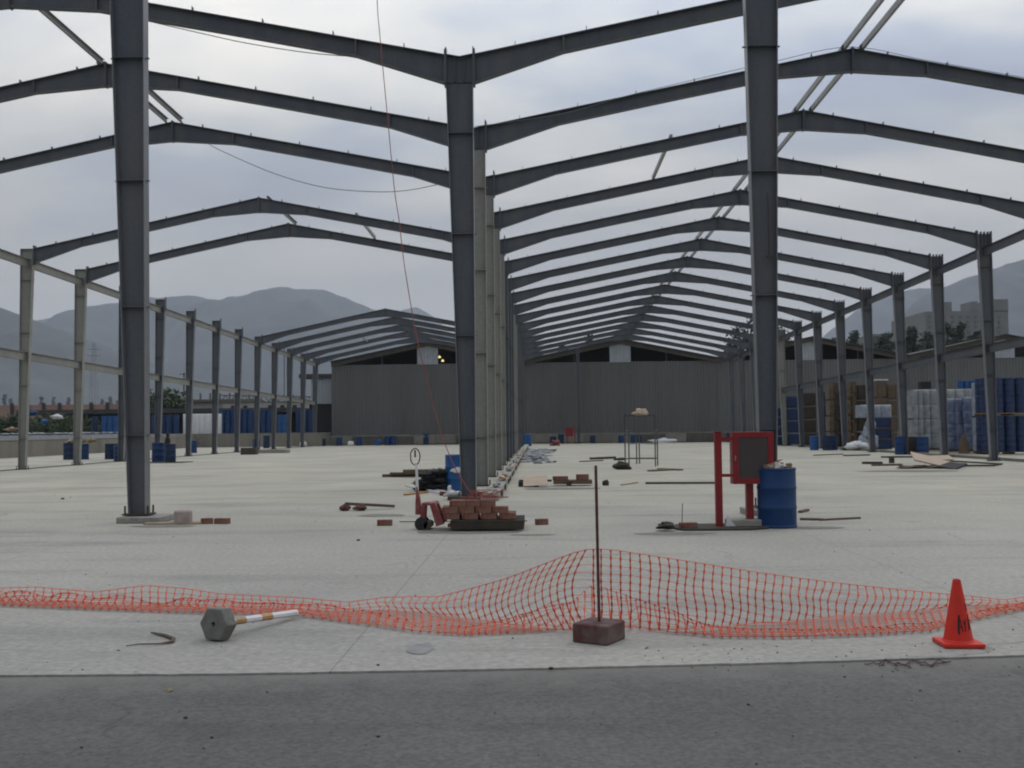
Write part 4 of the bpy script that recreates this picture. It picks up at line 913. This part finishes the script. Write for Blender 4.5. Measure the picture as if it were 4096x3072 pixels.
MB().box((2.0, 2, 2.6), (11, 4, 4.9)).build('wall', M['pale'], t); mb = MB()
for k in range(10): mb.bar((-3.8+k*1.25, 0, 5.3), (-3.2+k*1.25, 0, 6.1), .1, .1); mb.bar((-3.2+k*1.25, 0, 6.1), (-2.55+k*1.25, 0, 5.3), .1, .1)
mb.bar((-4, 0, 6.15), (9, 0, 5.8), .14, .14); mb.bar((-4, 0, 5.25), (9, 0, 5.15), .2, .2); mb.build('roof_truss', M['fascia'], t)
for k in range(6): MB().box((-2.2+k*1.6, -.03, 3.8), (.5, .1, 2.0)).build('opening', M['black'], t)
t = thing('side_shed', 'small grey corrugated shed with a dark flat roof left of the warehouse', 'shed', (A(1290, 1600, 106).x, 106, 1.28))
mb = MB(); corr(mb, -1.2, 1.6, lambda x: 3.0, lambda x: 5.6, 0, .3); mb.build('wall', M['sheetpale'], t)
MB().box((-.2, 1.2, 5.85), (4.4, 3, .4)).build('roof', M['roofdark'], t); MB().box((.1, 1.0, 1.5), (3.4, .1, 3.0)).build('doorway', M['black'], t)
# rubbish and shrubs on the raised yard are built with the trees

# ------------------------------------------------------------------ vegetation
def foliage(mb, blobs, n, leaf, rnd, squash=1.0):
    tot = sum(b[3]**2 for b in blobs)
    for (x, y, z, r) in blobs:
        for k in range(int(n*r*r/tot)):
            d = Vector((rnd.gauss(0, 1), rnd.gauss(0, 1), rnd.gauss(0, 1))).normalized()
            rr = r*(rnd.random()**.4)*(1+.35*noise.noise(d*2.1+Vector((x, y, z))*.37))
            c = Vector((x, y, z)) + Vector((d.x, d.y, d.z*squash))*rr
            if c.z < .02: continue
            s_ = leaf*rnd.uniform(.6, 1.4); a = Vector((rnd.gauss(0, 1), rnd.gauss(0, 1), rnd.gauss(0, 1))).normalized(); b_ = a.cross(Vector((rnd.gauss(0, 1), rnd.gauss(0, 1), 1))).normalized()
            mb.add([c-a*s_, c+b_*s_*.5, c+a*s_, c-b_*s_*.5], [(0, 1, 2, 3)])
def tree(u, vtop, vbase_z, Y, w, lab, m='leafdark', n=2200, leaf=.28, seed=0, shape='oval', trunk=True, name='tree', cat='tree', grp=None):
    rnd = random.Random(seed); p = A(u, vtop, Y); H_ = p.z-vbase_z
    t = thing(name, lab, cat, (p.x, Y, vbase_z), group=grp)
    bl = []
    nb = 13
    for k in range(nb):
        f = (k+.5)/nb; zz = H_*(.42+.55*f) if trunk else H_*(.1+.75*f)
        prof = math.sin(math.pi*min(1, .15+.8*f))**.6 if shape == 'oval' else (1.05-f)
        rr = w*.5*prof; a = rnd.uniform(0, 6.28); off = rr*rnd.uniform(.15, .75)
        bl.append((off*math.cos(a), off*math.sin(a), zz, max(.18*w*.8, rr*rnd.uniform(.35, .6))))
    if trunk:
        mb = MB(); mb.tube([(0, 0, 0), (.1, 0, H_*.3), (-.05, .1, H_*.6), (0, 0, H_*.9)], [.028*H_, .02*H_, .013*H_, .004*H_], 7)
        for b in bl[::2]: mb.tube([(0, 0, H_*.35), (b[0]*.6, b[1]*.6, b[2]*.85), (b[0], b[1], b[2])], [.01*H_, .006*H_, .002*H_], 5)
        mb.build('trunk', M['bark'], t)
    mb = MB(); foliage(mb, bl, n, leaf, rnd); mb.build('crown', M[m], t)
    return t
TG = 'trees beyond the warehouse'
# trees behind the warehouse on the right
for k, (u, vt, Y, w, sh, lab) in enumerate(((3410, 1318, 175, 5.5, 'oval', 'dark tree just left of the fourth right column'), (3545, 1328, 178, 7, 'oval', 'broad dark tree over the gable between two right columns'), (3645, 1306, 170, 6, 'cone', 'pointed dark tree left of the pale tower block'),
        (3710, 1325, 172, 7, 'oval', 'rounded tree at the left foot of the pale tower block'), (3790, 1288, 180, 5.5, 'oval', 'tall tree before the middle of the pale tower block'), (3840, 1284, 176, 5, 'oval', 'tall slim rounded tree right of the middle of the pale block'),
        (3895, 1330, 170, 7, 'oval', 'bushy low tree under the right part of the pale block'), (3480, 1365, 168, 6, 'oval', 'low yellowish tree behind the third gable'), (3330, 1350, 176, 6, 'oval', 'small tree left of the third gable ridge'),
        (3750, 1345, 166, 7, 'oval', 'low tree above the valley between the right gables'), (3600, 1372, 165, 6, 'oval', 'low shrubby tree filling the gap behind the right gables'))):
    tree(u, vt, 0, Y, w, lab, 'leafdark', 2600, .34, 20+k, sh, grp=TG)
tree(2990, 1262, 0, 150, 6.5, 'loose gum tree seen through the far right beams beside the tall right post', 'leafdark', 1600, .28, 51, grp=TG)
tree(3085, 1250, 0, 150, 6.0, 'loose gum tree half hidden by the tall right post', 'leafdark', 1700, .28, 52, grp=TG)
tree(2925, 1345, 0, 152, 5.0, 'small wispy tree left of the gum trees beyond the far beams', 'leafdark', 900, .26, 53, grp=TG)
tree(2357, 1330, 0, 158, 4.5, 'pointed tree rising behind the middle of the warehouse roof', 'leafdark', 1500, .26, 54, 'cone', grp=TG)
tree(2250, 1365, 0, 158, 4.0, 'low tree peeking over the warehouse roof left of the pointed tree', 'leafdark', 900, .26, 55, grp=TG)
# left
tree(655, 1578, 1.3, 128, 7.5, 'round green tree behind the blue drums between left columns', 'leaf', 2600, .3, 61, trunk=True, grp='greenery beyond the left yard')
tree(585, 1600, 1.3, 126, 4.5, 'smaller green tree touching the tall left post', 'leaf', 1500, .3, 62, grp='greenery beyond the left yard')
gs = random.Random(4)
for k in range(15):
    u = -60+k*31; Y = 88+gs.uniform(0, 12)
    tree(u, 1668+gs.uniform(-22, 34), 1.28, Y, gs.uniform(2.2, 3.6), 'dark green shrub in the overgrown strip above the low left wall', 'leaf', 1100, .12, 70+k, trunk=False, name='shrub', cat='shrub', grp='shrubs above the low left wall')
for k, (u, v, m, lab) in enumerate(((178, 1690, 'blue2', 'bright blue bag among the shrubs'), (228, 1668, 'white', 'white bag among the shrubs, right one'), (47, 1718, 'tan', 'tan sack among the shrubs by the first left column'), (130, 1655, 'blue', 'dark blue tarp in the shrubs near the first left column'))):
    p = A(u, v, 87.5); mb = MB(); mb.lump((0, 0, 0), (.45 if k else .3, .3, .22), 130+k, 8, amt=.5); tag(mb.build('rubbish_bag', M[m], loc=p, smooth=True), lab, 'bag', 'bags thrown among the shrubs')

# ------------------------------------------------------------------ far: tower block, pylons, hills
def pbox(u0, u1, v0, v1, Y, dep): 
    a = A(u0, v0, Y); b = A(u1, v1, Y); return ((a.x+b.x)/2, Y+dep/2, (a.z+b.z)/2), (abs(b.x-a.x), dep, abs(a.z-b.z))
t = thing('tower_block', 'large pale hazy block building beyond the trees on the right', 'building', (0, 0, 0))
Yb = 420
c, d = pbox(3700, 4040, 1246, 1500, Yb, 40); MB().box(c, d).build('main_block', M['hazepale'], t)
c, d = pbox(3966, 4034, 1197, 1246, Yb, 30); MB().box(c, d).build('upper_block', M['hazepale'], t)
c, d = pbox(3776, 3808, 1208, 1246, Yb, 10); MB().box(c, d).build('roof_house', M['hazepale'], t)
c, d = pbox(3882, 3912, 1206, 1246, Yb, 10); MB().box(c, d).build('roof_house', M['hazepale'], t)
for r_ in range(5):
    for k in range(10):
        c, d = pbox(3712+k*31, 3724+k*31, 1262+r_*20, 1272+r_*20, Yb-.3, .6); MB().box(c, d).build('window', M['palewin'], t)
t = thing('low_building', 'low hazy flat building behind the trees on the right', 'building')
c, d = pbox(3485, 3570, 1336, 1440, 330, 20); MB().box(c, d).build('main_block', M['hazepale'], t)
c, d = pbox(3490, 3520, 1345, 1362, 329.7, .5); MB().box(c, d).build('window', M['roofdark'], t)
def pylon(u, vt, Y, lab, wide=1.6):
    p = A(u, vt, Y); H_ = p.z; mb = MB(); w = wide
    for sx in (-1, 1):
        for sy in (-1, 1): mb.tube([(sx*w, sy*w, 0), (sx*w*.25, sy*w*.25, H_)], .12, 4)
    for k in range(12):
        z0, z1 = H_*k/12, H_*(k+1)/12; a0, a1 = w*(1-.75*k/12), w*(1-.75*(k+1)/12)
        for sx in (-1, 1): mb.tube([(sx*a0, -a0, z0), (-sx*a1, -a1, z1)], .06, 4)
    for z in (H_*.86, H_*.93): mb.bar((-w*1.6, 0, z), (w*1.6, 0, z), .2, .3)
    return tag(mb.build('pylon', M['roofdark'], loc=(p.x, Y, 0)), lab, 'pylon', 'distant masts')
pylon(376, 1372, 800, 'tall hazy lattice pylon left of the tall left post', 3.4)
p = A(736, 1492, 160); mb = MB(); mb.tube([(0, 0, 0), (0, 0, p.z)], .10, 6); mb.bar((-.7, 0, p.z-.2), (.7, 0, p.z-.2), .1, .1); tag(mb.build('utility_pole', M['roofdark'], loc=(p.x, 160, 0)), 'thin pole with a crossbar behind the left columns', 'pole')
p = A(1137, 1385, 170); mb = MB(); mb.tube([(0, 0, 0), (0, 0, p.z)], .07, 6); tag(mb.build('utility_pole', M['roofdark'], loc=(p.x, 170, 0)), 'very thin mast seen between the far left columns', 'pole')
# distant small trees on the left skyline
for k, (u, v) in enumerate(((20, 1560), (45, 1578), (165, 1570), (215, 1572), (275, 1575), (410, 1580), (440, 1570), (470, 1585))):
    tree(u, v+14, 0, 900, 9, 'hazy distant cypress above the pink wall', 'leafdark', 500, 1.3, 150+k, 'cone', trunk=True, grp='distant trees on the left skyline')

M['hill'] = ground_mat('hill_scrub', (.035, .042, .045), (.075, .078, .075), (.025, .032, .033), 1.0, .002, .02, .6)
def hill(pts, Y, depth, seed, base_v=1760, ext=None, rough=1.0):
    """ridge line (u,v) at distance Y as a terrain block with slopes in front and behind"""
    P_ = [A(u, v, Y) for u, v in pts]; xs = [p.x for p in P_]; zs = [p.z for p in P_]
    nx, ny = 260, 46; x0, x1 = xs[0], xs[-1]; mb = MB()
    def zr(x):
        for i in range(len(xs)-1):
            if xs[i] <= x <= xs[i+1]:
                t_ = (x-xs[i])/(xs[i+1]-xs[i]); return zs[i]*(1-t_)+zs[i+1]*t_
        return zs[-1]
    for j in range(ny+1):
        s_ = -1+2*j/ny
        for i in range(nx+1):
            x = x0+(x1-x0)*i/nx; zz = zr(x); pr = (1-abs(s_))**.85
            q = noise.fractal(Vector((x*.0022+seed, s_*3.0+seed, seed)), 1, 2.1, 6)
            gully = noise.fractal(Vector((x*.006+s_*.6, s_*1.1, seed+5)), .9, 2, 4)
            z = zz*pr*(1+.30*q*abs(s_)*2*(1-abs(s_))*rough) + zz*.16*gully*min(1, abs(s_)*5)*(1-abs(s_)) + zz*.012*noise.fractal(Vector((x*.02, s_*9, seed)), .9, 2, 4)
            mb.v.append((x, Y+s_*depth, max(z, -1)))
    for j in range(ny):
        for i in range(nx): a = j*(nx+1)+i; mb.f.append((a, a+1, a+nx+2, a+nx+1))
    return struct('hill', mb, M['hill'], smooth=True)
hill([(-3000, 1000), (-1500, 1050), (-700, 1090), (-250, 1160), (0, 1229), (70, 1256), (147, 1282), (235, 1318), (330, 1350), (470, 1400), (700, 1480), (1000, 1600), (1300, 1740)], 1900, 700, 3)
hill([(-2500, 1250), (-1000, 1300), (-300, 1310), (60, 1300), (159, 1279), (235, 1267), (294, 1259), (350, 1250), (411, 1238), (440, 1225), (470, 1215), (530, 1200), (600, 1187), (664, 1198), (715, 1186), (764, 1178), (815, 1192), (864, 1206), (940, 1188), (1000, 1176), (1058, 1165), (1095, 1150), (1128, 1144), (1180, 1155), (1250, 1158), (1308, 1161), (1360, 1185), (1420, 1207), (1488, 1237), (1560, 1262), (1700, 1320), (1900, 1420), (2100, 1560), (2300, 1700)], 3300, 1300, 11)
hill([(1300, 1500), (1450, 1330), (1560, 1262), (1610, 1240), (1660, 1228), (1700, 1246), (1740, 1268), (1800, 1330), (1900, 1440), (2050, 1620), (2200, 1730)], 4200, 900, 17)
hill([(2900, 1700), (3150, 1480), (3300, 1340), (3400, 1260), (3488, 1205), (3560, 1178), (3614, 1171), (3652, 1169), (3699, 1178), (3900, 1230), (4400, 1300), (5200, 1330)], 3600, 1200, 23)
hill([(3350, 1600), (3560, 1330), (3640, 1225), (3699, 1177), (3774, 1149), (3840, 1123), (3900, 1101), (3966, 1077), (4030, 1058), (4096, 1037), (4400, 960), (5000, 900), (6200, 950), (7500, 1100)], 2500, 900, 29)

# ------------------------------------------------------------------ foreground objects
# hexagonal concrete base with a striped post lying down
_q = A(872, 2506, 7.43); hp = Vector((_q.x, 7.43, .118)); tip = Vector((-1.955, 8.27, .045)); ax = (tip-hp).normalized()
t = thing('bollard', 'toppled bollard, hexagonal concrete base with white and orange banded post', 'bollard', (hp.x, hp.y, 0))
sxv = ax.cross(ZV).normalized(); upv = sxv.cross(ax)
def hexring(r, d, c=Vector((0, 0, 0))):
    o_ = Vector((0, 0, hp.z))+ax*d+c; return [o_ + (sxv*math.cos(math.pi/3*k) + upv*math.sin(math.pi/3*k))*r for k in range(6)]
mb = MB(); R_ = .128; rings = [hexring(R_*.95, -.052), hexring(R_, -.043), hexring(R_, .055), hexring(R_*.80, .072)]; vs = [p for r_ in rings for p in r_]
fs = [(0, 1, 2, 3, 4, 5)][:0]; 
cen = len(vs); 
hole = hexring(.018, -.052); vs += hole; hole2 = hexring(.018, -.02); vs += hole2
for k in range(6):
    k2 = (k+1) % 6; fs.append((k, k2, cen+k2, cen+k)); fs.append((cen+k, cen+k2, cen+6+k2, cen+6+k))
    for r_ in range(3): fs.append((r_*6+k, (r_+1)*6+k, (r_+1)*6+k2, r_*6+k2))
fs.append(tuple(cen+6+k for k in range(6))); fs.append(tuple(18+k for k in range(6))); mb.add(vs, fs); mb.build('base', M['hexc'], t, bevel=.006)
Lp = (tip-hp).length
def oct_seg(d0, d1, r=.024):
    mb = MB(); o0 = Vector((0, 0, hp.z)); b = 0
    for d in (d0, d1):
        for k in range(8): a = math.pi/4*k+math.pi/8; mb.v.append(tuple(o0+ax*d+(sxv*math.cos(a)+upv*math.sin(a))*r))
    for k in range(8): k2 = (k+1) % 8; mb.f.append((k, k2, 8+k2, 8+k))
    mb.f += [tuple(range(8)), tuple(range(8, 16))]; return mb
pm = oct_seg(.05, Lp, .0265).build('post', M['white'], t)
for a, b in ((.17, .29), (.47, .60)): oct_seg(a, b, .0275).build('orange_band', M['band'], pm)

# rusty pole in its block
t = thing('barrier_post', 'rusty rod standing in a rust-stained concrete block holding the orange net', 'post', (.41, 7.36, 0))
MB().box((0, 0, .067), (.275, .29, .134), math.radians(-30)).build('block', M['rustblock'], t, bevel=.012)
pb = A(2397, 2500, 7.36); pt = A(2383, 1862, 7.36)
mb = MB(); x0 = pb.x-.41; x1 = pt.x-.41
mb.tube([(x0+(x1-x0)*k/24, 0, .10+(pt.z-.10)*k/24) for k in range(25)], [.0112 if k % 2 else .0102 for k in range(25)], 8); mb.build('rod', M['rust'], t, smooth=True)

# traffic cone
cc = Vector((2.835, 7.15, 0))
t = thing('traffic_cone', 'orange traffic cone with black handwritten letters at the slab edge', 'traffic cone', cc, -.03)
mb = MB(); mb.box((0, 0, .018), (.27, .25, .03)); mb.lathe([(.108, .028), (.098, .045)], n=32); mb.build('base', M['cone'], t, bevel=.008)
def cr(z): return .096+(.0265-.096)*(z-.045)/(.435-.045)
mb = MB(); mb.lathe([(.096, .04), (.0265, .435), (.025, .443), (.021, .446), (.0195, .42)], n=40); mb.build('cone_body', M['cone'], t, auto=30)
th0 = math.atan2(-cc.y, -cc.x)+.03
def stroke(mb, pts, w):
    """pts = (arc offset to the right in m as seen by the camera, z)"""
    for i in range(len(pts)-1):
        (a0, z0), (a1, z1) = pts[i], pts[i+1]; n = 5
        for k in range(n):
            q0, q1 = k/n, (k+1)/n; P0 = (a0+(a1-a0)*q0, z0+(z1-z0)*q0); P1 = (a0+(a1-a0)*q1, z0+(z1-z0)*q1)
            d = Vector((P1[0]-P0[0], P1[1]-P0[1])).normalized(); nn = Vector((-d.y, d.x))*w/2
            vs = []
            for e_ in (.0006, .0016):
                for P_, s_ in ((P0, 1), (P0, -1), (P1, -1), (P1, 1)):
                    aa, zz = P_[0]+nn.x*s_, P_[1]+nn.y*s_; r_ = cr(zz)+e_; th = th0+aa/cr(zz); vs.append((r_*math.cos(th), r_*math.sin(th), zz))
            mb.add(vs, [(0, 1, 2, 3), (4, 7, 6, 5), (0, 4, 5, 1), (1, 5, 6, 2), (2, 6, 7, 3), (3, 7, 4, 0)])
for nm_, segs in (('letter', ([(.007, .215), (.004, .135), (.006, .090)], [(.007, .213), (.020, .16), (.031, .105)], [(.006, .138), (.026, .134)])),
                  ('letter', ([(.036, .178), (.046, .152)], [(.056, .190), (.047, .152), (.049, .108)])),
                  ('letter', ([(.078, .215), (.076, .16), (.080, .11)], [(.078, .213), (.094, .12)])),
                  ('letter', ([(.066, .287), (.056, .278), (.060, .266), (.072, .260), (.068, .248), (.058, .244)],))):
    mb = MB()
    for q_, sg_ in enumerate(segs): stroke(mb, list(sg_), .0115 if (q_ == 0 and len(segs) == 3) else .0065)
    mb.build(nm_, M['ink'], t)

# ------------------------------------------------------------------ orange safety net
D2 = 1.8517
topl = [(-160, 1268), (0, 1270), (79, 1268), (206, 1279), (270, 1270), (317, 1265), (397, 1271), (476, 1283), (560, 1287), (648, 1291), (751, 1301), (833, 1290), (945, 1289), (1007, 1274), (1092, 1250), (1150, 1228), (1209, 1205), (1240, 1194), (1268, 1187), (1292, 1186), (1325, 1188), (1358, 1193), (1450, 1207), (1545, 1222), (1640, 1237), (1740, 1251), (1840, 1263), (1935, 1273), (2030, 1282), (2091, 1287), (2168, 1296), (2212, 1290), (2330, 1296)]
botl = [(-160, 1308), (0, 1312), (190, 1320), (349, 1326), (540, 1331), (648, 1335), (785, 1353), (888, 1370), (1007, 1377), (1127, 1371), (1229, 1364), (1292, 1352), (1350, 1349), (1447, 1371), (1545, 1381), (1680, 1383), (1818, 1380), (1930, 1374), (2012, 1368), (2110, 1344), (2212, 1321), (2330, 1300)]
def interp(tab, u):
    for i in range(len(tab)-1):
        if tab[i][0] <= u <= tab[i+1][0]:
            t_ = (u-tab[i][0])/(tab[i+1][0]-tab[i][0]); return tab[i][1]*(1-t_)+tab[i+1][1]*t_
    return tab[-1][1]
# distance of the hanging edge, and how far behind the front edge the net first meets the floor
topY = [(-160, 9.2), (0, 9.2), (317, 9.0), (648, 8.75), (833, 8.7), (945, 8.55), (1092, 8.05), (1209, 7.7), (1292, 7.40), (1450, 7.65), (1740, 8.15), (1935, 8.5), (2091, 8.7), (2212, 8.8), (2330, 8.9)]
def nfun(a, b, s): return noise.noise(Vector((a, b, s)))
def net_point(s, w):
    """s = d-pixel column at the front edge (-160..2330); w = 0 at the hanging edge .. 1 at the free edge"""
    u = s
    Yt = interp(topY, u); T = A(u*D2, interp(topl, u)*D2, Yt); B = G(u*D2, interp(botl, u)*D2)
    X = T.x*.65+B.x*.35
    hang = max(.02, T.z)
    near = math.exp(-((u-1310)/190.0)**2)
    gy = B.y + (Yt-B.y)*interp([(-200, .65), (700, .6), (850, .75), (1100, .75), (1230, .5), (1380, .55), (1520, .85), (2100, .8), (2400, .5)], u) + .10*nfun(u*.006, 0, 3)       # where it meets the floor
    P0 = Vector((T.x, Yt, hang)); P1 = Vector((X, gy, .012)); P2 = Vector((B.x, B.y, .010))
    P3 = Vector((B.x, B.y+.16+.10*near, .014+.24*near*(.75+.35*nfun(u*.012, 5, 1))+(.05*(1+nfun(u*.011, 2, 6)) if u < 880 else 0)))
    # piecewise arclength, the hanging length grows toward the post
    l1 = min(.70, max(.22, hang*1.05)); l2 = max(.12, (P1-P2).length)
    l3 = max(.15, 1.0-l1-l2); tot = l1+l2+l3; q = w*tot
    if q < l1:
        t_ = q/l1; P_ = P0.lerp(P1, t_); bel = math.sin(math.pi*t_)
        P_.y += -.05*bel + .03*nfun(u*.012, t_*2, 7)*bel; P_.x += .05*bel*nfun(u*.008, t_*1.5, 2) + (-.16*hang*bel if 900 < u < 1270 else 0)
        return P_
    q -= l1
    if q < l2:
        t_ = q/l2; P_ = P1.lerp(P2, t_); P_.z += .006+.035*max(0, nfun(u*.009, t_*2, 9)); P_.x += .02*nfun(u*.012, t_*2, 4); return P_
    q -= l2; t_ = q/l3
    P_ = P2.lerp(P3, min(1, t_*1.25)); P_.y += (.05+.05*nfun(u*.006, 1, 8))*math.sin(t_*3.1)*t_
    P_.x += .035*nfun(u*.010, t_*1.2, 14)*t_; P_.z += .012+.03*abs(nfun(u*.012, t_*1.5, 19))*(1.6 if u < 850 else 1)*t_
    return P_
mb = MB()
# stations evenly spaced in world length
us = [-160.0]; 
while us[-1] < 2330:
    a = net_point(us[-1], .0); b = net_point(min(2330, us[-1]+6), .0); dl = max(.002, math.hypot(b.x-a.x, b.y-a.y)); us.append(us[-1]+6*.079/dl)
NR = 17
rows_ = [r_/NR for r_ in range(NR+1)]
for k, u in enumerate(us):
    u = min(u, 2330); path = []; rad = []
    for r_ in range(NR+1):
        for sub in range(2):
            w = (r_+sub*.5)/NR
            if w > 1: break
            path.append(net_point(u, w)); rad.append(.0078 if sub == 0 else .0032)
    mb.tube(path, rad, 4, False)
for r_ in range(NR+1):
    path = []
    for k in range(len(us)-1):
        for sub in range(2):
            u = us[k]+(us[k+1]-us[k])*sub*.5; path.append(net_point(min(u, 2330), r_/NR))
    mb.tube(path, .0036 if r_ == 0 else .0021, 3, False)
tag(mb.build('safety_net', M['orange']), 'orange plastic mesh barrier net sagging across the slab from the rusty rod', 'safety net')
# bunched net knot and dark sack at the far right
p = G(2205*D2, 1318*D2); mb = MB(); mb.lump((0, 0, .04), (.12, .16, .07), 201, 9, amt=.4); tag(mb.build('dark_stone', M['hexc'], loc=(p.x+.17, p.y-.05, 0), smooth=True), 'grey stone weighing down the net at the right edge', 'stone')

# red cord on the road
rc = random.Random(9); mb = MB(); path = []
for k in range(46):
    t_ = k/45; u = (1868+185*t_)*D2; v = (1433+4*math.sin(t_*19)+3*math.sin(t_*41+1))*D2; p = G(u, v, -.008); path.append((p.x, p.y, -.004+.004*abs(math.sin(k))))
mb.tube(path, .0035, 5); path = [(x+.02*math.sin(i), y-.05+.03*math.sin(i*.7), z) for i, (x, y, z) in enumerate(path[6:40])]; mb.tube(path, .003, 5)
tag(mb.build('cord', M['rust']), 'frayed reddish cord lying on the dark road edge before the cone', 'cord')
# dark cord scrap by the bollard
mb = MB(); pts = [(505, 2590), (560, 2583), (640, 2582), (690, 2573), (695, 2562), (660, 2548), (605, 2536)]; path = [G(u, v) for u, v in pts]; mb.tube([(p.x, p.y, .012) for p in path], [.004, .005, .006, .012, .014, .012, .006], 6)
tag(mb.build('twig', M['wood']), 'bent grey strip lying left of the toppled bollard', 'strip')
# leaf on the road
p = G(674, 2764, -.01); mb = MB(); mb.lump((0, 0, 0), (.022, .012, .008), 77, 7, amt=.6); tag(mb.build('dry_leaf', M['tan'], loc=(p.x, p.y, -.006)), 'small pale dry leaf on the dark road at left', 'leaf')
# damp stain: a thin sheet on the slab
def blot(name, u, v, rx, ry, m, z=.004, seed=0):
    p = G(u, v); mb = MB(); n = 40; vs = []
    for k in range(n):
        a = 2*math.pi*k/n; q = 1+.25*noise.noise(Vector((math.cos(a)*1.5, math.sin(a)*1.5, seed))); vs.append((p.x+rx*q*math.cos(a), p.y+ry*q*math.sin(a), z))
    mb.add(vs, [tuple(range(n))]); return tag(mb.build(name, m), kind='structure')
M['damp'] = mat('damp_concrete', (.20, .198, .19), .5, .2, 6)
blot('damp_patch', 1682, 2597, .09, .17, M['damp'], seed=1)
M['grime'] = mat('trodden_dirt', (.15, .14, .12), .9, .35, 9, col2=(.23, .215, .18))
for k, (u, v, rx_, ry_) in enumerate(((1560, 2064, .0, .0), (2700, 2135, .55, .22), (1880, 2128, .75, .30), (2130, 2140, .3, .12), (3260, 2112, .45, .18), (660, 2105, .5, .22), (3640, 1885, 1.6, .7), (1520, 2062, .4, .3), (2250, 1955, 1.0, .5))):
    if rx_: blot('dirt_patch', u, v, rx_, ry_, M['grime'], z=.0025+.0003*k, seed=40+k)
# pebbles and crumbs
mb = MB(); rs = random.Random(21)
for k in range(260):
    v = rs.uniform(2150, 3060) if k < 190 else rs.uniform(1900, 2300); u = rs.uniform(0, 4096)
    if 3300 < u and 2560 < v < 2720 and k % 2: pass
    z = -.012 if v > 2700-.02*u else 0; p = G(u, v, z)
    if abs(p.y-(6.45+.065*p.x)) < .12: continue
    s_ = (.0022+.005*rs.random()**5)*(1 if v > 2150 else 2.0); mb.lump((p.x, p.y, p.z+s_*.4), (s_*1.4, s_, s_*.7), k, 5)
for k in range(90):
    u = rs.uniform(2500, 4096); v = rs.gauss(2640, 40); 
    if v < 2560 or v > 2800: continue
    z = -.012 if v > 2700-.02*u else 0; p = G(u, v, z); s_ = rs.uniform(.002, .005); mb.lump((p.x, p.y, p.z+s_*.4), (s_*1.4, s_, s_*.7), k, 5)
tag(mb.build('pebbles', M['wooddark']), 'tiny dark crumbs and pebbles scattered over slab and road', 'pebbles', kind='stuff')
for k, (u, v, s_) in enumerate(((2205, 2677, .016), (1512, 2762-100, .010), (742, 2874, .012), (1512, 2948, .010), (250, 1997, .04), (1433, 2163, .025))):
    z = -.012 if v > 2690 else 0; p = G(u, v, z); mb = MB(); mb.lump((0, 0, 0), (s_, s_*.7, s_*.5), 300+k, 7)
    tag(mb.build('stone', M['olive'], loc=(p.x, p.y, p.z+s_*.3)), ('dark stone on the joint between slab and road, right of centre', 'tiny dark stone on the slab near the road edge, left of centre', 'small dark stone on the road at lower left', 'small dark stone on the road at lower middle', 'black scrap on the floor left of the tall left post', 'small dark stone left of the pallet jack shadow')[k], 'stone', 'small loose stones')

# ------------------------------------------------------------------ haze
hm = bpy.data.materials.new('haze_air'); hm.use_nodes = True; t_ = hm.node_tree
for n in list(t_.nodes): t_.nodes.remove(n)
o_ = t_.nodes.new('ShaderNodeOutputMaterial'); v_ = t_.nodes.new('ShaderNodeVolumePrincipled')
v_.inputs['Color'].default_value = (.80, .88, 1.0, 1); v_.inputs['Density'].default_value = .000155; v_.inputs['Anisotropy'].default_value = 0
t_.links.new(v_.outputs[0], o_.inputs['Volume'])
mb = MB(); mb.box((0, 2500, 299), (9000, 5800, 602)); hzo = mb.build('haze', hm); tag(hzo, kind='stuff', label='grey-blue haze in the air over the valley', cat='haze')
